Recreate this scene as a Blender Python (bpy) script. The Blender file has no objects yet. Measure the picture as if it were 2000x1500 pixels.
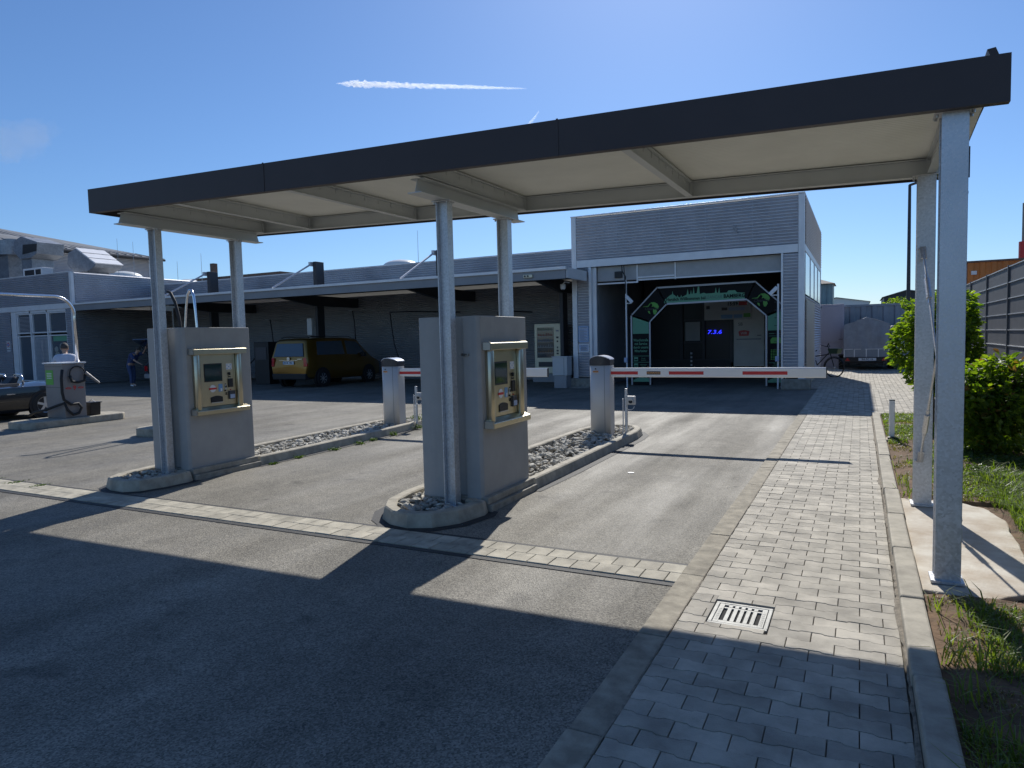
import bpy, bmesh, math, random
from mathutils import Vector, Matrix, noise
S=bpy.context.scene; C=S.collection
random.seed(7)
# ------------------------------------------------------------------ camera
cam=bpy.data.cameras.new('camera'); co=bpy.data.objects.new('camera',cam); C.objects.link(co); S.camera=co
cam.sensor_width=36; cam.sensor_fit='HORIZONTAL'; cam.lens=36*1345/2000; cam.clip_start=.05; cam.clip_end=6000
RT,UP,BK=[[0.892647, 0.450099, -0.024331], [-0.007854, 0.069501, 0.997551], [0.450688, -0.89027, 0.065575]]
co.matrix_world=Matrix(((RT[0],UP[0],BK[0],0),(RT[1],UP[1],BK[1],0),(RT[2],UP[2],BK[2],1.6),(0,0,0,1)))
# ------------------------------------------------------------------ sun and sky
SD=Vector((-.305,1.22,1)).normalized()
EL=math.asin(SD.z); AZ=math.atan2(SD.x,SD.y)
sl=bpy.data.lights.new('sun','SUN'); sl.energy=4.9; sl.angle=math.radians(.5); sl.color=(1,.965,.90)
so=bpy.data.objects.new('sun',sl); C.objects.link(so); so.rotation_euler=SD.to_track_quat('Z','Y').to_euler(); so.location=(-10,40,40)
W=bpy.data.worlds.new('World'); S.world=W; W.use_nodes=True
nt=W.node_tree; nt.nodes.clear()
sky=nt.nodes.new('ShaderNodeTexSky'); sky.sky_type='NISHITA'; sky.sun_disc=False
sky.sun_elevation=EL; sky.sun_rotation=AZ; sky.altitude=0; sky.air_density=1.0; sky.dust_density=.3; sky.ozone_density=10
bg=nt.nodes.new('ShaderNodeBackground'); bg.inputs[1].default_value=.112
wo=nt.nodes.new('ShaderNodeOutputWorld')
nt.links.new(sky.outputs[0],bg.inputs[0]); nt.links.new(bg.outputs[0],wo.inputs[0])
S.view_settings.view_transform='Standard'; S.view_settings.look='None'; S.view_settings.exposure=0; S.view_settings.gamma=1
# ------------------------------------------------------------------ materials
def mat(name,col,rough=.7,metal=0.,var=0.,vs=8.,bump=0.,bs=200.,spec=.5,col2=None,island=0.,vor=0.,stretch=None,coat=0.,alpha=None,emit=None,trans=0.,streak=0.):
    m=bpy.data.materials.new(name); m.use_nodes=True; t=m.node_tree; N=t.nodes; L=t.links
    b=N['Principled BSDF']; b.inputs['Base Color'].default_value=(*col,1); b.inputs['Roughness'].default_value=rough
    b.inputs['Metallic'].default_value=metal; b.inputs['Specular IOR Level'].default_value=spec
    if coat: b.inputs['Coat Weight'].default_value=coat; b.inputs['Coat Roughness'].default_value=.04
    if trans: b.inputs['Transmission Weight'].default_value=trans
    if emit: b.inputs['Emission Color'].default_value=(*emit[0],1); b.inputs['Emission Strength'].default_value=emit[1]
    tc=N.new('ShaderNodeTexCoord'); vec=tc.outputs['Object']
    if stretch:
        mp=N.new('ShaderNodeMapping'); mp.inputs['Scale'].default_value=stretch; L.new(vec,mp.inputs[0]); vec=mp.outputs[0]
    cur=None
    def mixc(fac,a,bc,mode='MIX'):
        x=N.new('ShaderNodeMix'); x.data_type='RGBA'; x.blend_type=mode
        if isinstance(fac,float): x.inputs[0].default_value=fac
        else: L.new(fac,x.inputs[0])
        for k,v in ((6,a),(7,bc)):
            if isinstance(v,tuple): x.inputs[k].default_value=(*v,1)
            else: L.new(v,x.inputs[k])
        return x.outputs[2]
    c2=col2 or tuple(v*(1-var) for v in col)
    cur=col
    if var or col2:
        n=N.new('ShaderNodeTexNoise'); n.inputs['Scale'].default_value=vs; n.inputs['Detail'].default_value=6; n.inputs['Roughness'].default_value=.6
        L.new(vec,n.inputs['Vector']); r=N.new('ShaderNodeMapRange'); r.inputs[1].default_value=.35; r.inputs[2].default_value=.65
        L.new(n.outputs[0],r.inputs[0]); cur=mixc(r.outputs[0],tuple(min(1,v*(1+var*.4)) for v in col),c2)
    if streak:
        mp2=N.new('ShaderNodeMapping'); mp2.inputs['Scale'].default_value=(14,14,.5); L.new(tc.outputs['Object'],mp2.inputs[0])
        n=N.new('ShaderNodeTexNoise'); n.inputs['Scale'].default_value=1; n.inputs['Detail'].default_value=5; L.new(mp2.outputs[0],n.inputs['Vector'])
        r=N.new('ShaderNodeMapRange'); r.inputs[1].default_value=.5; r.inputs[2].default_value=.75; r.inputs[4].default_value=streak; L.new(n.outputs[0],r.inputs[0])
        cur=mixc(r.outputs[0],cur,tuple(v*.6 for v in col))
    if vor:
        v=N.new('ShaderNodeTexVoronoi'); v.inputs['Scale'].default_value=vor; L.new(vec,v.inputs['Vector'])
        h=N.new('ShaderNodeRGBToBW'); L.new(v.outputs['Color'],h.inputs[0])
        r=N.new('ShaderNodeMapRange'); r.inputs[3].default_value=.78; r.inputs[4].default_value=1.12; L.new(h.outputs[0],r.inputs[0])
        cc=N.new('ShaderNodeCombineColor'); [L.new(r.outputs[0],cc.inputs[i]) for i in range(3)]
        cur=mixc(1.,cur,cc.outputs[0],'MULTIPLY')
        r2=N.new('ShaderNodeMapRange'); r2.inputs[3].default_value=rough-.08; r2.inputs[4].default_value=rough+.12; L.new(h.outputs[0],r2.inputs[0]); L.new(r2.outputs[0],b.inputs['Roughness'])
    if island:
        g=N.new('ShaderNodeNewGeometry'); r=N.new('ShaderNodeMapRange'); r.inputs[3].default_value=1-island; r.inputs[4].default_value=1+island*.5
        L.new(g.outputs['Random Per Island'],r.inputs[0]); cc=N.new('ShaderNodeCombineColor'); [L.new(r.outputs[0],cc.inputs[i]) for i in range(3)]
        cur=mixc(1.,cur,cc.outputs[0],'MULTIPLY')
    if not isinstance(cur,tuple): L.new(cur,b.inputs['Base Color'])
    if bump:
        n=N.new('ShaderNodeTexNoise'); n.inputs['Scale'].default_value=bs; n.inputs['Detail'].default_value=4; L.new(vec,n.inputs['Vector'])
        bp=N.new('ShaderNodeBump'); bp.inputs['Strength'].default_value=bump; bp.inputs['Distance'].default_value=.01; L.new(n.outputs[0],bp.inputs['Height']); L.new(bp.outputs[0],b.inputs['Normal'])
    if alpha is not None: b.inputs['Alpha'].default_value=alpha
    m['cur']=1
    return m
def asphalt_mat():
    m=bpy.data.materials.new('asphalt'); m.use_nodes=True; t=m.node_tree; N=t.nodes; L=t.links; b=N['Principled BSDF']
    g=N.new('ShaderNodeNewGeometry'); P=g.outputs['Position']
    def noi(s,d=4,r=.55,vec=P):
        n=N.new('ShaderNodeTexNoise'); n.inputs['Scale'].default_value=s; n.inputs['Detail'].default_value=d; n.inputs['Roughness'].default_value=r; L.new(vec,n.inputs['Vector']); return n.outputs[0]
    def rng(v,a,b_,c,d):
        r=N.new('ShaderNodeMapRange'); r.inputs[1].default_value=a; r.inputs[2].default_value=b_; r.inputs[3].default_value=c; r.inputs[4].default_value=d; L.new(v,r.inputs[0]); return r.outputs[0]
    def mul(a,c):
        x=N.new('ShaderNodeMath'); x.operation='MULTIPLY'; L.new(a,x.inputs[0])
        if isinstance(c,float): x.inputs[1].default_value=c
        else: L.new(c,x.inputs[1])
        return x.outputs[0]
    v=N.new('ShaderNodeTexVoronoi'); v.inputs['Scale'].default_value=125; L.new(P,v.inputs['Vector'])
    bw=N.new('ShaderNodeRGBToBW'); L.new(v.outputs['Color'],bw.inputs[0])
    speck=rng(bw.outputs[0],.1,.98,.5,1.65)
    big=rng(noi(.55,6,.65),.3,.7,.70,1.28); mid=rng(noi(5,5,.65),.3,.7,.88,1.12)
    mp=N.new('ShaderNodeMapping'); mp.inputs['Scale'].default_value=(1.6,.16,1); L.new(P,mp.inputs[0])
    tr=rng(noi(1.,4,.6,mp.outputs[0]),.38,.66,.9,1.16)
    f=mul(mul(mul(mul(speck,big),mid),tr),.188)
    # small stains
    st=rng(noi(2.3,3,.5),.64,.72,1.,.66); f=mul(f,st)
    ab=N.new('ShaderNodeMath'); ab.operation='SUBTRACT'; L.new(noi(.8,3,.5),ab.inputs[0]); ab.inputs[1].default_value=.5; ab2=N.new('ShaderNodeMath'); ab2.operation='ABSOLUTE'; L.new(ab.outputs[0],ab2.inputs[0])
    f=mul(f,rng(ab2.outputs[0],.0004,.0018,.8,1.))
    vo=N.new('ShaderNodeTexVoronoi'); vo.inputs['Scale'].default_value=1.7; vo.inputs['Randomness'].default_value=1; L.new(P,vo.inputs['Vector']); f=mul(f,rng(vo.outputs['Distance'],.03,.07,.55,1.))
    cc=N.new('ShaderNodeCombineColor'); L.new(f,cc.inputs[0]); L.new(mul(f,.92),cc.inputs[1]); L.new(mul(f,.76),cc.inputs[2]); L.new(cc.outputs[0],b.inputs['Base Color'])
    b.inputs['Roughness'].default_value=.62; b.inputs['Specular IOR Level'].default_value=.32
    mp2=N.new('ShaderNodeMapping'); mp2.inputs['Scale'].default_value=(1.1,.13,1); L.new(P,mp2.inputs[0])
    L.new(rng(noi(1.3,5,.6,mp2.outputs[0]),.36,.64,.62,.86),b.inputs['Roughness'])
    bp=N.new('ShaderNodeBump'); bp.inputs['Strength'].default_value=.55; bp.inputs['Distance'].default_value=.006; L.new(v.outputs['Distance'],bp.inputs['Height']); L.new(bp.outputs[0],b.inputs['Normal'])
    return m
M={}
M['asphalt']=asphalt_mat()
M['tar']=mat('tar',(.035,.035,.036),.75,bump=.5,bs=90,var=.3,vs=20)
M['land']=mat('land',(.12,.13,.09),.9,var=.4,vs=.05)
M['kerb']=mat('kerb_concrete',(.43,.39,.31),.85,var=.28,vs=7,bump=.35,bs=120,island=.1)
M['kerbold']=mat('old_kerb_concrete',(.36,.32,.245),.88,var=.35,vs=9,bump=.5,bs=110,island=.12)
M['paver']=mat('paver_concrete',(.46,.42,.345),.82,var=.3,vs=5,bump=.45,bs=160,island=.22)
M['paverw']=mat('band_paver',(.46,.42,.33),.82,var=.3,vs=7,bump=.4,bs=140,island=.2)
M['sand']=mat('joint_sand',(.15,.13,.10),.95,var=.4,vs=12)
M['pad']=mat('foundation_concrete',(.56,.52,.44),.88,var=.35,vs=3.2,bump=.4,bs=60,col2=(.43,.35,.26))
M['kiosk']=mat('kiosk_concrete',(.37,.365,.35),.65,var=.10,vs=3,bump=.10,bs=70,streak=.18)
M['plinth']=mat('plinth_concrete',(.33,.31,.26),.85,var=.3,vs=8,bump=.3,bs=90)
M['galv']=mat('galvanised_steel',(.62,.63,.65),.42,.7,var=.08,vs=3,vor=70)
M['galvd']=mat('galvanised_beam',(.60,.62,.62),.5,.4,var=.05,vs=2)
M['bolt']=mat('bolt_steel',(.6,.6,.6),.35,.9)
M['fascia']=mat('anthracite_sheet',(.052,.038,.036),.5,.1,var=.1,vs=2)
M['cream']=mat('cream_sheet',(.80,.80,.74),.5,var=.06,vs=2)
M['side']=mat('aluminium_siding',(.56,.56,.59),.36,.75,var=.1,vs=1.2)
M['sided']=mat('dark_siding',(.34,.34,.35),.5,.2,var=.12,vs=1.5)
M['trim']=mat('aluminium_trim',(.82,.82,.83),.42,.2,var=.08,vs=2)
M['shutter']=mat('shutter_sheet',(.42,.42,.42),.5,.2,var=.1,vs=3)
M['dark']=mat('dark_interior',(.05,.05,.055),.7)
M['black']=mat('black_plastic',(.015,.015,.017),.45)
M['rubber']=mat('black_rubber',(.02,.02,.02),.7)
M['steel']=mat('brushed_stainless',(.60,.54,.40),.3,1.,var=.08,vs=3,stretch=(1,1,.1))
M['steeld']=mat('stainless_end_cap',(.35,.34,.32),.35,1.)
M['screen']=mat('screen_glass',(.02,.045,.05),.06,spec=.8)
M['white']=mat('white_paint',(.78,.78,.78),.45)
M['boom']=mat('boom_white',(.90,.89,.86),.35)
M['red']=mat('red_reflector',(.62,.03,.03),.4)
M['orange']=mat('orange_print',(.75,.35,.12),.5)
M['darkplate']=mat('dark_plate',(.05,.05,.06),.4)
M['housing']=mat('barrier_grey_paint',(.60,.59,.57),.45,.1,var=.05,vs=2)
M['cap']=mat('anthracite_plastic',(.04,.042,.05),.35)
M['captop']=mat('cap_gloss_white',(.75,.77,.85),.2)
M['green']=mat('sign_green',(.13,.36,.22),.5)
M['lime']=mat('lime_print',(.13,.42,.07),.5)
M['duct']=mat('weathered_duct',(.34,.36,.39),.45,.6,var=.2,vs=2,vor=12)
M['roofd']=mat('slate_grey_roof',(.20,.205,.21),.6,.1,var=.2,vs=.6)
M['signblk']=mat('sign_black',(.010,.010,.011),.6,spec=.2)
M['glass']=mat('window_glass',(.06,.08,.10),.05,spec=.9)
M['glassi']=mat('booth_glass',(.02,.022,.025),.35,spec=.3)
M['glassl']=mat('window_glass_pale',(.30,.36,.42),.08,spec=.8)
M['blue']=mat('blue_sheet',(.18,.36,.60),.5)
M['bluep']=mat('pale_blue_sheet',(.42,.50,.66),.5)
M['purple']=mat('lilac_grey_panel',(.42,.40,.47),.5,var=.06,vs=1)
M['contg']=mat('container_grey',(.30,.33,.37),.5,.2,var=.15,vs=1.5)
M['contt']=mat('container_teal',(.25,.36,.38),.5,.1,var=.12,vs=2)
M['conto']=mat('container_orange',(.62,.20,.035),.5,var=.15,vs=1.5)
M['contp']=mat('container_salmon',(.45,.25,.17),.55,var=.12,vs=2)
M['tarp']=mat('grey_tarpaulin',(.30,.33,.38),.38,var=.15,vs=5,bump=.3,bs=6)
M['roof']=mat('grey_roof_sheet',(.33,.34,.35),.5,.3,var=.12,vs=1)
M['rooft']=mat('tiled_roof',(.30,.26,.22),.8,var=.3,vs=6)
M['brick']=mat('brown_facade',(.20,.13,.10),.85,var=.2,vs=1)
M['concf']=mat('concrete_facade',(.30,.27,.23),.85,var=.15,vs=.7)
M['fence']=mat('fence_slat_grey',(.085,.09,.10),.55,var=.15,vs=3)
M['wire']=mat('fence_wire',(.62,.64,.66),.4,.5)
M['gold']=mat('gold_car_paint',(.25,.13,.018),.32,.8,coat=.7)
M['carblk']=mat('black_car_paint',(.008,.009,.012),.25,coat=1.)
M['carblue']=mat('dark_blue_car_paint',(.02,.03,.06),.25,coat=.8)
M['lampred']=mat('red_lamp',(.55,.01,.015),.15,coat=.5)
M['plate']=mat('number_plate',(.75,.77,.8),.4)
M['alloy']=mat('alloy_wheel',(.62,.63,.65),.3,.8)
M['skin']=mat('skin',(.50,.30,.21),.55)
M['shirtw']=mat('pale_shirt',(.62,.64,.72),.85,var=.12,vs=8,bump=.4,bs=25)
M['shirtb']=mat('blue_overall',(.05,.07,.17),.85,var=.15,vs=8,bump=.4,bs=25)
M['trous']=mat('dark_trousers',(.05,.055,.075),.85,var=.15,vs=8)
M['jeans']=mat('blue_trousers',(.06,.085,.17),.85,var=.15,vs=8)
M['hair']=mat('dark_grey_hair',(.07,.06,.055),.75,bump=.6,bs=60,var=.5,vs=30)
M['term']=mat('vacuum_station_steel',(.27,.255,.25),.5,.3,var=.12,vs=2)
M['chrome']=mat('polished_tube',(.75,.75,.78),.18,1.)
M['vend']=mat('vending_cream_steel',(.66,.62,.48),.4,.4)
M['dome']=mat('acrylic_dome',(.80,.79,.74),.3)
M['soil']=mat('soil',(.17,.105,.06),.95,var=.45,vs=6,bump=.9,bs=28)
M['bark']=mat('bark',(.10,.075,.05),.9,bump=.5,bs=60)
M['neon']=mat('blue_neon',(.02,.02,.3),.4,emit=((.02,.03,1.),2.6))
M['metaldark']=mat('dark_steel',(.05,.052,.058),.5,.3)
M['lightning']=mat('aluminium_rod',(.45,.46,.48),.4,.6)
M['grateM']=mat('cast_iron_grate',(.30,.30,.28),.6,.2,var=.2,vs=18,bump=.3,bs=120)
M['hole']=mat('drain_dark',(.004,.004,.004),.9)
M['seat']=mat('black_leather',(.02,.02,.022),.5)
def chequer():
    m=mat('chequer_plate',(.66,.61,.48),.45,.35); t=m.node_tree; N=t.nodes; L=t.links
    tc=N.new('ShaderNodeTexCoord'); outs=[]
    for a in (45,-45):
        mp=N.new('ShaderNodeMapping'); mp.inputs['Rotation'].default_value=(math.radians(a),0,0); L.new(tc.outputs['Object'],mp.inputs[0])
        w=N.new('ShaderNodeTexWave'); w.bands_direction='Y'; w.inputs['Scale'].default_value=9; L.new(mp.outputs[0],w.inputs[0]); outs.append(w.outputs['Fac'])
    x=N.new('ShaderNodeMath'); x.operation='MULTIPLY'; L.new(outs[0],x.inputs[0]); L.new(outs[1],x.inputs[1])
    bp=N.new('ShaderNodeBump'); bp.inputs['Strength'].default_value=1; bp.inputs['Distance'].default_value=.02; L.new(x.outputs[0],bp.inputs['Height']); L.new(bp.outputs[0],N['Principled BSDF'].inputs['Normal'])
    return m
M['chequer']=chequer()
def leafmat(name,c1,c2,tr=.45):
    m=bpy.data.materials.new(name); m.use_nodes=True; t=m.node_tree; N=t.nodes; L=t.links; N.clear()
    g=N.new('ShaderNodeNewGeometry'); x=N.new('ShaderNodeMix'); x.data_type='RGBA'; x.inputs[6].default_value=(*c1,1); x.inputs[7].default_value=(*c2,1); L.new(g.outputs['Random Per Island'],x.inputs[0])
    d=N.new('ShaderNodeBsdfPrincipled'); d.inputs['Roughness'].default_value=.5; L.new(x.outputs[2],d.inputs['Base Color'])
    tl=N.new('ShaderNodeBsdfTranslucent'); ml=N.new('ShaderNodeMix'); ml.data_type='RGBA'; ml.blend_type='MULTIPLY'; ml.inputs[0].default_value=1; ml.inputs[7].default_value=(2.9,3.0,.8,1); L.new(x.outputs[2],ml.inputs[6]); L.new(ml.outputs[2],tl.inputs[0])
    mx=N.new('ShaderNodeMixShader'); mx.inputs[0].default_value=tr; L.new(d.outputs[0],mx.inputs[1]); L.new(tl.outputs[0],mx.inputs[2])
    o=N.new('ShaderNodeOutputMaterial'); L.new(mx.outputs[0],o.inputs[0]); return m
M['leaf']=leafmat('hornbeam_leaf',(.04,.085,.010),(.16,.22,.022))
M['leafr']=leafmat('young_red_leaf',(.20,.09,.03),(.16,.13,.03))
M['grass']=leafmat('grass_blade',(.07,.12,.02),(.14,.18,.04),.4)
M['straw']=leafmat('dry_grass_blade',(.20,.17,.09),(.13,.12,.06),.25)
M['weed']=leafmat('weed_leaf',(.035,.07,.012),(.06,.10,.02),.3)
M['rock1']=mat('pale_gravel',(.52,.49,.42),.85,var=.3,vs=20,bump=.5,bs=50,island=.45)
# ------------------------------------------------------------------ mesh builder
def tag(o,label=None,cat=None,group=None,kind=None):
    if label: o['label']=label
    if cat: o['category']=cat
    if group: o['group']=group
    if kind: o['kind']=kind
    return o
def thing(name,label,cat,loc=(0,0,0),rz=0,group=None):
    o=bpy.data.objects.new(name,None); C.objects.link(o); o.location=loc; o.rotation_euler=(0,0,rz); o.empty_display_size=.2
    return tag(o,label,cat,group)
def rootM(p):
    m=Matrix.Identity(4)
    while p is not None:
        m=(Matrix.Translation(p.location)@p.rotation_euler.to_matrix().to_4x4())@m; p=p.parent
    return m
class MB:
    def __init__(s): s.v=[]; s.f=[]; s.mi=[]; s.T=Matrix.Identity(4); s.m=0
    def add(s,vs,fs):
        n=len(s.v); s.v+=[tuple(s.T@Vector(p)) for p in vs]; s.f+=[tuple(i+n for i in f) for f in fs]; s.mi+=[s.m]*len(fs); return s
    def box(s,x0,x1,y0,y1,z0,z1):
        return s.add([(x0,y0,z0),(x1,y0,z0),(x1,y1,z0),(x0,y1,z0),(x0,y0,z1),(x1,y0,z1),(x1,y1,z1),(x0,y1,z1)],[(0,3,2,1),(4,5,6,7),(0,1,5,4),(1,2,6,5),(2,3,7,6),(3,0,4,7)])
    def hexa(s,P): # 8 points bottom 4, top 4
        return s.add(P,[(0,3,2,1),(4,5,6,7),(0,1,5,4),(1,2,6,5),(2,3,7,6),(3,0,4,7)])
    def bar(s,a,b,w,h,up=(0,0,1)):
        a=Vector(a);b=Vector(b);d=(b-a).normalized();u=Vector(up)
        r=d.cross(u)
        if r.length<1e-4: r=d.cross(Vector((1,0,0)))
        r.normalize(); u=r.cross(d).normalized(); r*=w/2; u*=h/2
        return s.hexa([a-r-u,a+r-u,b+r-u,b-r-u,a-r+u,a+r+u,b+r+u,b-r+u])
    def prism(s,poly,a,b,axis='y'):
        n=len(poly)
        def pt(p,t):
            return {'y':(p[0],t,p[1]),'x':(t,p[0],p[1]),'z':(p[0],p[1],t)}[axis]
        vs=[pt(p,a) for p in poly]+[pt(p,b) for p in poly]
        return s.add(vs,[tuple(range(n))[::-1],tuple(range(n,2*n))]+[(i,(i+1)%n,n+(i+1)%n,n+i) for i in range(n)])
    def tube(s,pts,r,n=8,cap=True):
        pts=[Vector(p) for p in pts]; rs=r if isinstance(r,(list,tuple)) else [r]*len(pts); vs=[];fs=[]
        prev=None
        for i,p in enumerate(pts):
            d=(pts[min(i+1,len(pts)-1)]-pts[max(i-1,0)]).normalized()
            if prev is None:
                a=d.cross(Vector((0,0,1)))
                if a.length<1e-3: a=d.cross(Vector((0,1,0)))
            else: a=prev-d*prev.dot(d)
            a.normalize(); prev=a; b=d.cross(a)
            for k in range(n):
                t=2*math.pi*k/n; vs.append(p+(a*math.cos(t)+b*math.sin(t))*rs[i])
        for i in range(len(pts)-1):
            for k in range(n):
                k2=(k+1)%n; fs.append((i*n+k,i*n+k2,(i+1)*n+k2,(i+1)*n+k))
        if cap: fs.append(tuple(range(n))[::-1]); fs.append(tuple(range((len(pts)-1)*n,len(pts)*n)))
        return s.add(vs,fs)
    def cyl(s,a,b,r,n=16,r2=None): return s.tube([a,b],[r,r if r2 is None else r2],n)
    def sph(s,c,r,n=12,m=8):
        rx,ry,rz=(r,r,r) if isinstance(r,(int,float)) else r
        vs=[];fs=[]
        for j in range(m+1):
            ph=math.pi*j/m
            for k in range(n):
                t=2*math.pi*k/n; vs.append((c[0]+rx*math.sin(ph)*math.cos(t),c[1]+ry*math.sin(ph)*math.sin(t),c[2]+rz*math.cos(ph)))
        for j in range(m):
            for k in range(n): fs.append((j*n+k,(j+1)*n+k,(j+1)*n+(k+1)%n,j*n+(k+1)%n))
        return s.add(vs,fs)
    def sheet(s,x0,x1,y0,y1,z,nx=1,ny=1,fn=None):
        vs=[];fs=[]
        for j in range(ny+1):
            for i in range(nx+1):
                x=x0+(x1-x0)*i/nx;y=y0+(y1-y0)*j/ny; vs.append((x,y,z+(fn(x,y) if fn else 0)))
        for j in range(ny):
            for i in range(nx): a=j*(nx+1)+i; fs.append((a,a+1,a+nx+2,a+nx+1))
        return s.add(vs,fs)
    def corr(s,a,b,z0,z1,pitch=.064,amp=.011,inward=None,vertical=False,thick=.03):
        # corrugated wall from a to b (xy), profile along z (or along run if vertical); outward normal = right-hand side of a->b
        a=Vector((a[0],a[1],0)); b=Vector((b[0],b[1],0)); d=b-a; n=Vector((d.y,-d.x,0)).normalized(); vs=[];fs=[]
        if not vertical:
            K=max(1,int((z1-z0)/pitch)); seq=[]
            for k in range(K):
                for t,o in ((0,0),(.14,.2),(.44,1),(.58,1),(.88,.2)): seq.append((z0+(k+t)*(z1-z0)/K,o*amp))
            seq.append((z1,0))
            for z,o in seq: vs+= [tuple(a+n*o+Vector((0,0,z))),tuple(b+n*o+Vector((0,0,z)))]
            for i in range(len(seq)-1): fs.append((2*i,2*i+1,2*i+3,2*i+2))
        else:
            Ln=d.length; K=max(1,int(Ln/pitch)); dd=d.normalized(); seq=[]
            for k in range(K):
                for t,o in ((0,0),(.12,1),(.5,1),(.62,0)): seq.append(((k+t)*Ln/K,o*amp))
            seq.append((Ln,0))
            for t,o in seq: vs+=[tuple(a+dd*t+n*o+Vector((0,0,z0))),tuple(a+dd*t+n*o+Vector((0,0,z1)))]
            for i in range(len(seq)-1): fs.append((2*i,2*i+2,2*i+3,2*i+1))
        s.add(vs,fs)
        q=-n*thick; s.add([a+q+Vector((0,0,z0)),b+q+Vector((0,0,z0)),b+q+Vector((0,0,z1)),a+q+Vector((0,0,z1)),a+Vector((0,0,z0)),b+Vector((0,0,z0)),b+Vector((0,0,z1)),a+Vector((0,0,z1))],[(1,0,3,2),(3,7,6,2),(0,1,5,4),(0,4,7,3),(1,2,6,5)])
        return s
    def build(s,name,m,parent=None,bevel=0.,smooth=False,seg=2,sub=0,local=False,kind=None):
        me=bpy.data.meshes.new(name); inv=Matrix.Identity(4) if (parent is None or local) else rootM(parent).inverted()
        me.from_pydata([tuple(inv@Vector(p)) for p in s.v],[],s.f)
        for x in (m if isinstance(m,list) else [m]): me.materials.append(x)
        if isinstance(m,list):
            me.polygons.foreach_set('material_index',s.mi)
        bm=bmesh.new(); bm.from_mesh(me); bmesh.ops.recalc_face_normals(bm,faces=bm.faces); bm.to_mesh(me); bm.free()
        if smooth: me.polygons.foreach_set('use_smooth',[True]*len(me.polygons))
        me.update()
        o=bpy.data.objects.new(name,me); C.objects.link(o)
        if parent is not None: o.parent=parent
        if kind: o['kind']=kind
        if sub: mod=o.modifiers.new('sub','SUBSURF'); mod.levels=sub; mod.render_levels=sub
        if bevel: mod=o.modifiers.new('bev','BEVEL'); mod.width=bevel; mod.segments=seg; mod.limit_method='ANGLE'; mod.angle_limit=math.radians(40)
        return o
def raw(name,vs,fs,m,parent=None,kind=None,mi=None,smooth=False):
    me=bpy.data.meshes.new(name); me.from_pydata(vs,[],fs)
    for x in (m if isinstance(m,list) else [m]): me.materials.append(x)
    if mi: me.polygons.foreach_set('material_index',mi)
    if smooth: me.polygons.foreach_set('use_smooth',[True]*len(fs))
    o=bpy.data.objects.new(name,me); C.objects.link(o)
    if parent is not None: o.parent=parent
    if kind: o['kind']=kind
    return o
def text(name,body,size,m,parent,loc,rot=(math.pi/2,0,0),ext=.002,bold=0.,shear=0.,align='CENTER',sx=1.,space=1.):
    cu=bpy.data.curves.new('t','FONT'); cu.body=body; cu.size=size; cu.extrude=ext; cu.offset=bold; cu.shear=shear; cu.align_x=align; cu.align_y='CENTER'; cu.space_line=space; cu.resolution_u=2
    t=bpy.data.objects.new('t',cu); me=bpy.data.meshes.new_from_object(t); bpy.data.objects.remove(t)
    me.materials.clear(); me.materials.append(m)
    from mathutils import Euler
    T=Matrix.Translation(loc)@Euler(rot).to_matrix().to_4x4()@Matrix.Diagonal((sx,1,1,1))
    if parent is not None: T=rootM(parent).inverted()@T
    me.transform(T)
    o=bpy.data.objects.new(name,me); C.objects.link(o)
    if parent is not None: o.parent=parent
    return o
def copytree(o,parent=None):
    c=o.copy(); C.objects.link(c)
    if parent is not None: c.parent=parent
    for ch in list(o.children): copytree(ch,c)
    return c
def arc(c,r,a0,a1,n,ax='xz'):
    out=[]
    for i in range(n+1):
        t=math.radians(a0+(a1-a0)*i/n); u,v=r*math.cos(t),r*math.sin(t)
        out.append({'xz':(c[0]+u,c[1],c[2]+v),'yz':(c[0],c[1]+u,c[2]+v),'xy':(c[0]+u,c[1]+v,c[2])}[ax])
    return out
# ================================================================== ground
MB().sheet(-900,900,-300,2500,-.03,8,8).build('ground',M['land'],kind='structure')
MB().sheet(-75,30,-25,75,0,4,4).build('asphalt_yard',M['asphalt'],kind='structure')
b=MB(); b.box(-30,-.93,4.682,4.735,-.01,.005); b.box(-30,-.93,4.275,4.33,-.01,.005); b.build('tar_joint_strip',M['tar'],kind='structure')
def emit(mb,poly,z,rnd):
    cx=sum(p[0] for p in poly)/len(poly); cy=sum(p[1] for p in poly)/len(poly)
    if max(p[0] for p in poly)-min(p[0] for p in poly)<.02 or max(p[1] for p in poly)-min(p[1] for p in poly)<.02: return
    tz=z+rnd.uniform(-.0018,.0018); tx=rnd.uniform(-.008,.008); ty=rnd.uniform(-.008,.008); n=len(poly)
    def q(p,s,zz): return (cx+(p[0]-cx)*s,cy+(p[1]-cy)*s,zz+(p[0]-cx)*tx+(p[1]-cy)*ty)
    vs=[q(p,1,z-.02) for p in poly]+[q(p,1,tz-.002) for p in poly]+[q(p,.982,tz) for p in poly]
    fs=[(i,(i+1)%n,n+(i+1)%n,n+i) for i in range(n)]+[(n+i,n+(i+1)%n,2*n+(i+1)%n,2*n+i) for i in range(n)]+[tuple(range(2*n,3*n))]
    mb.add(vs,fs)
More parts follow.
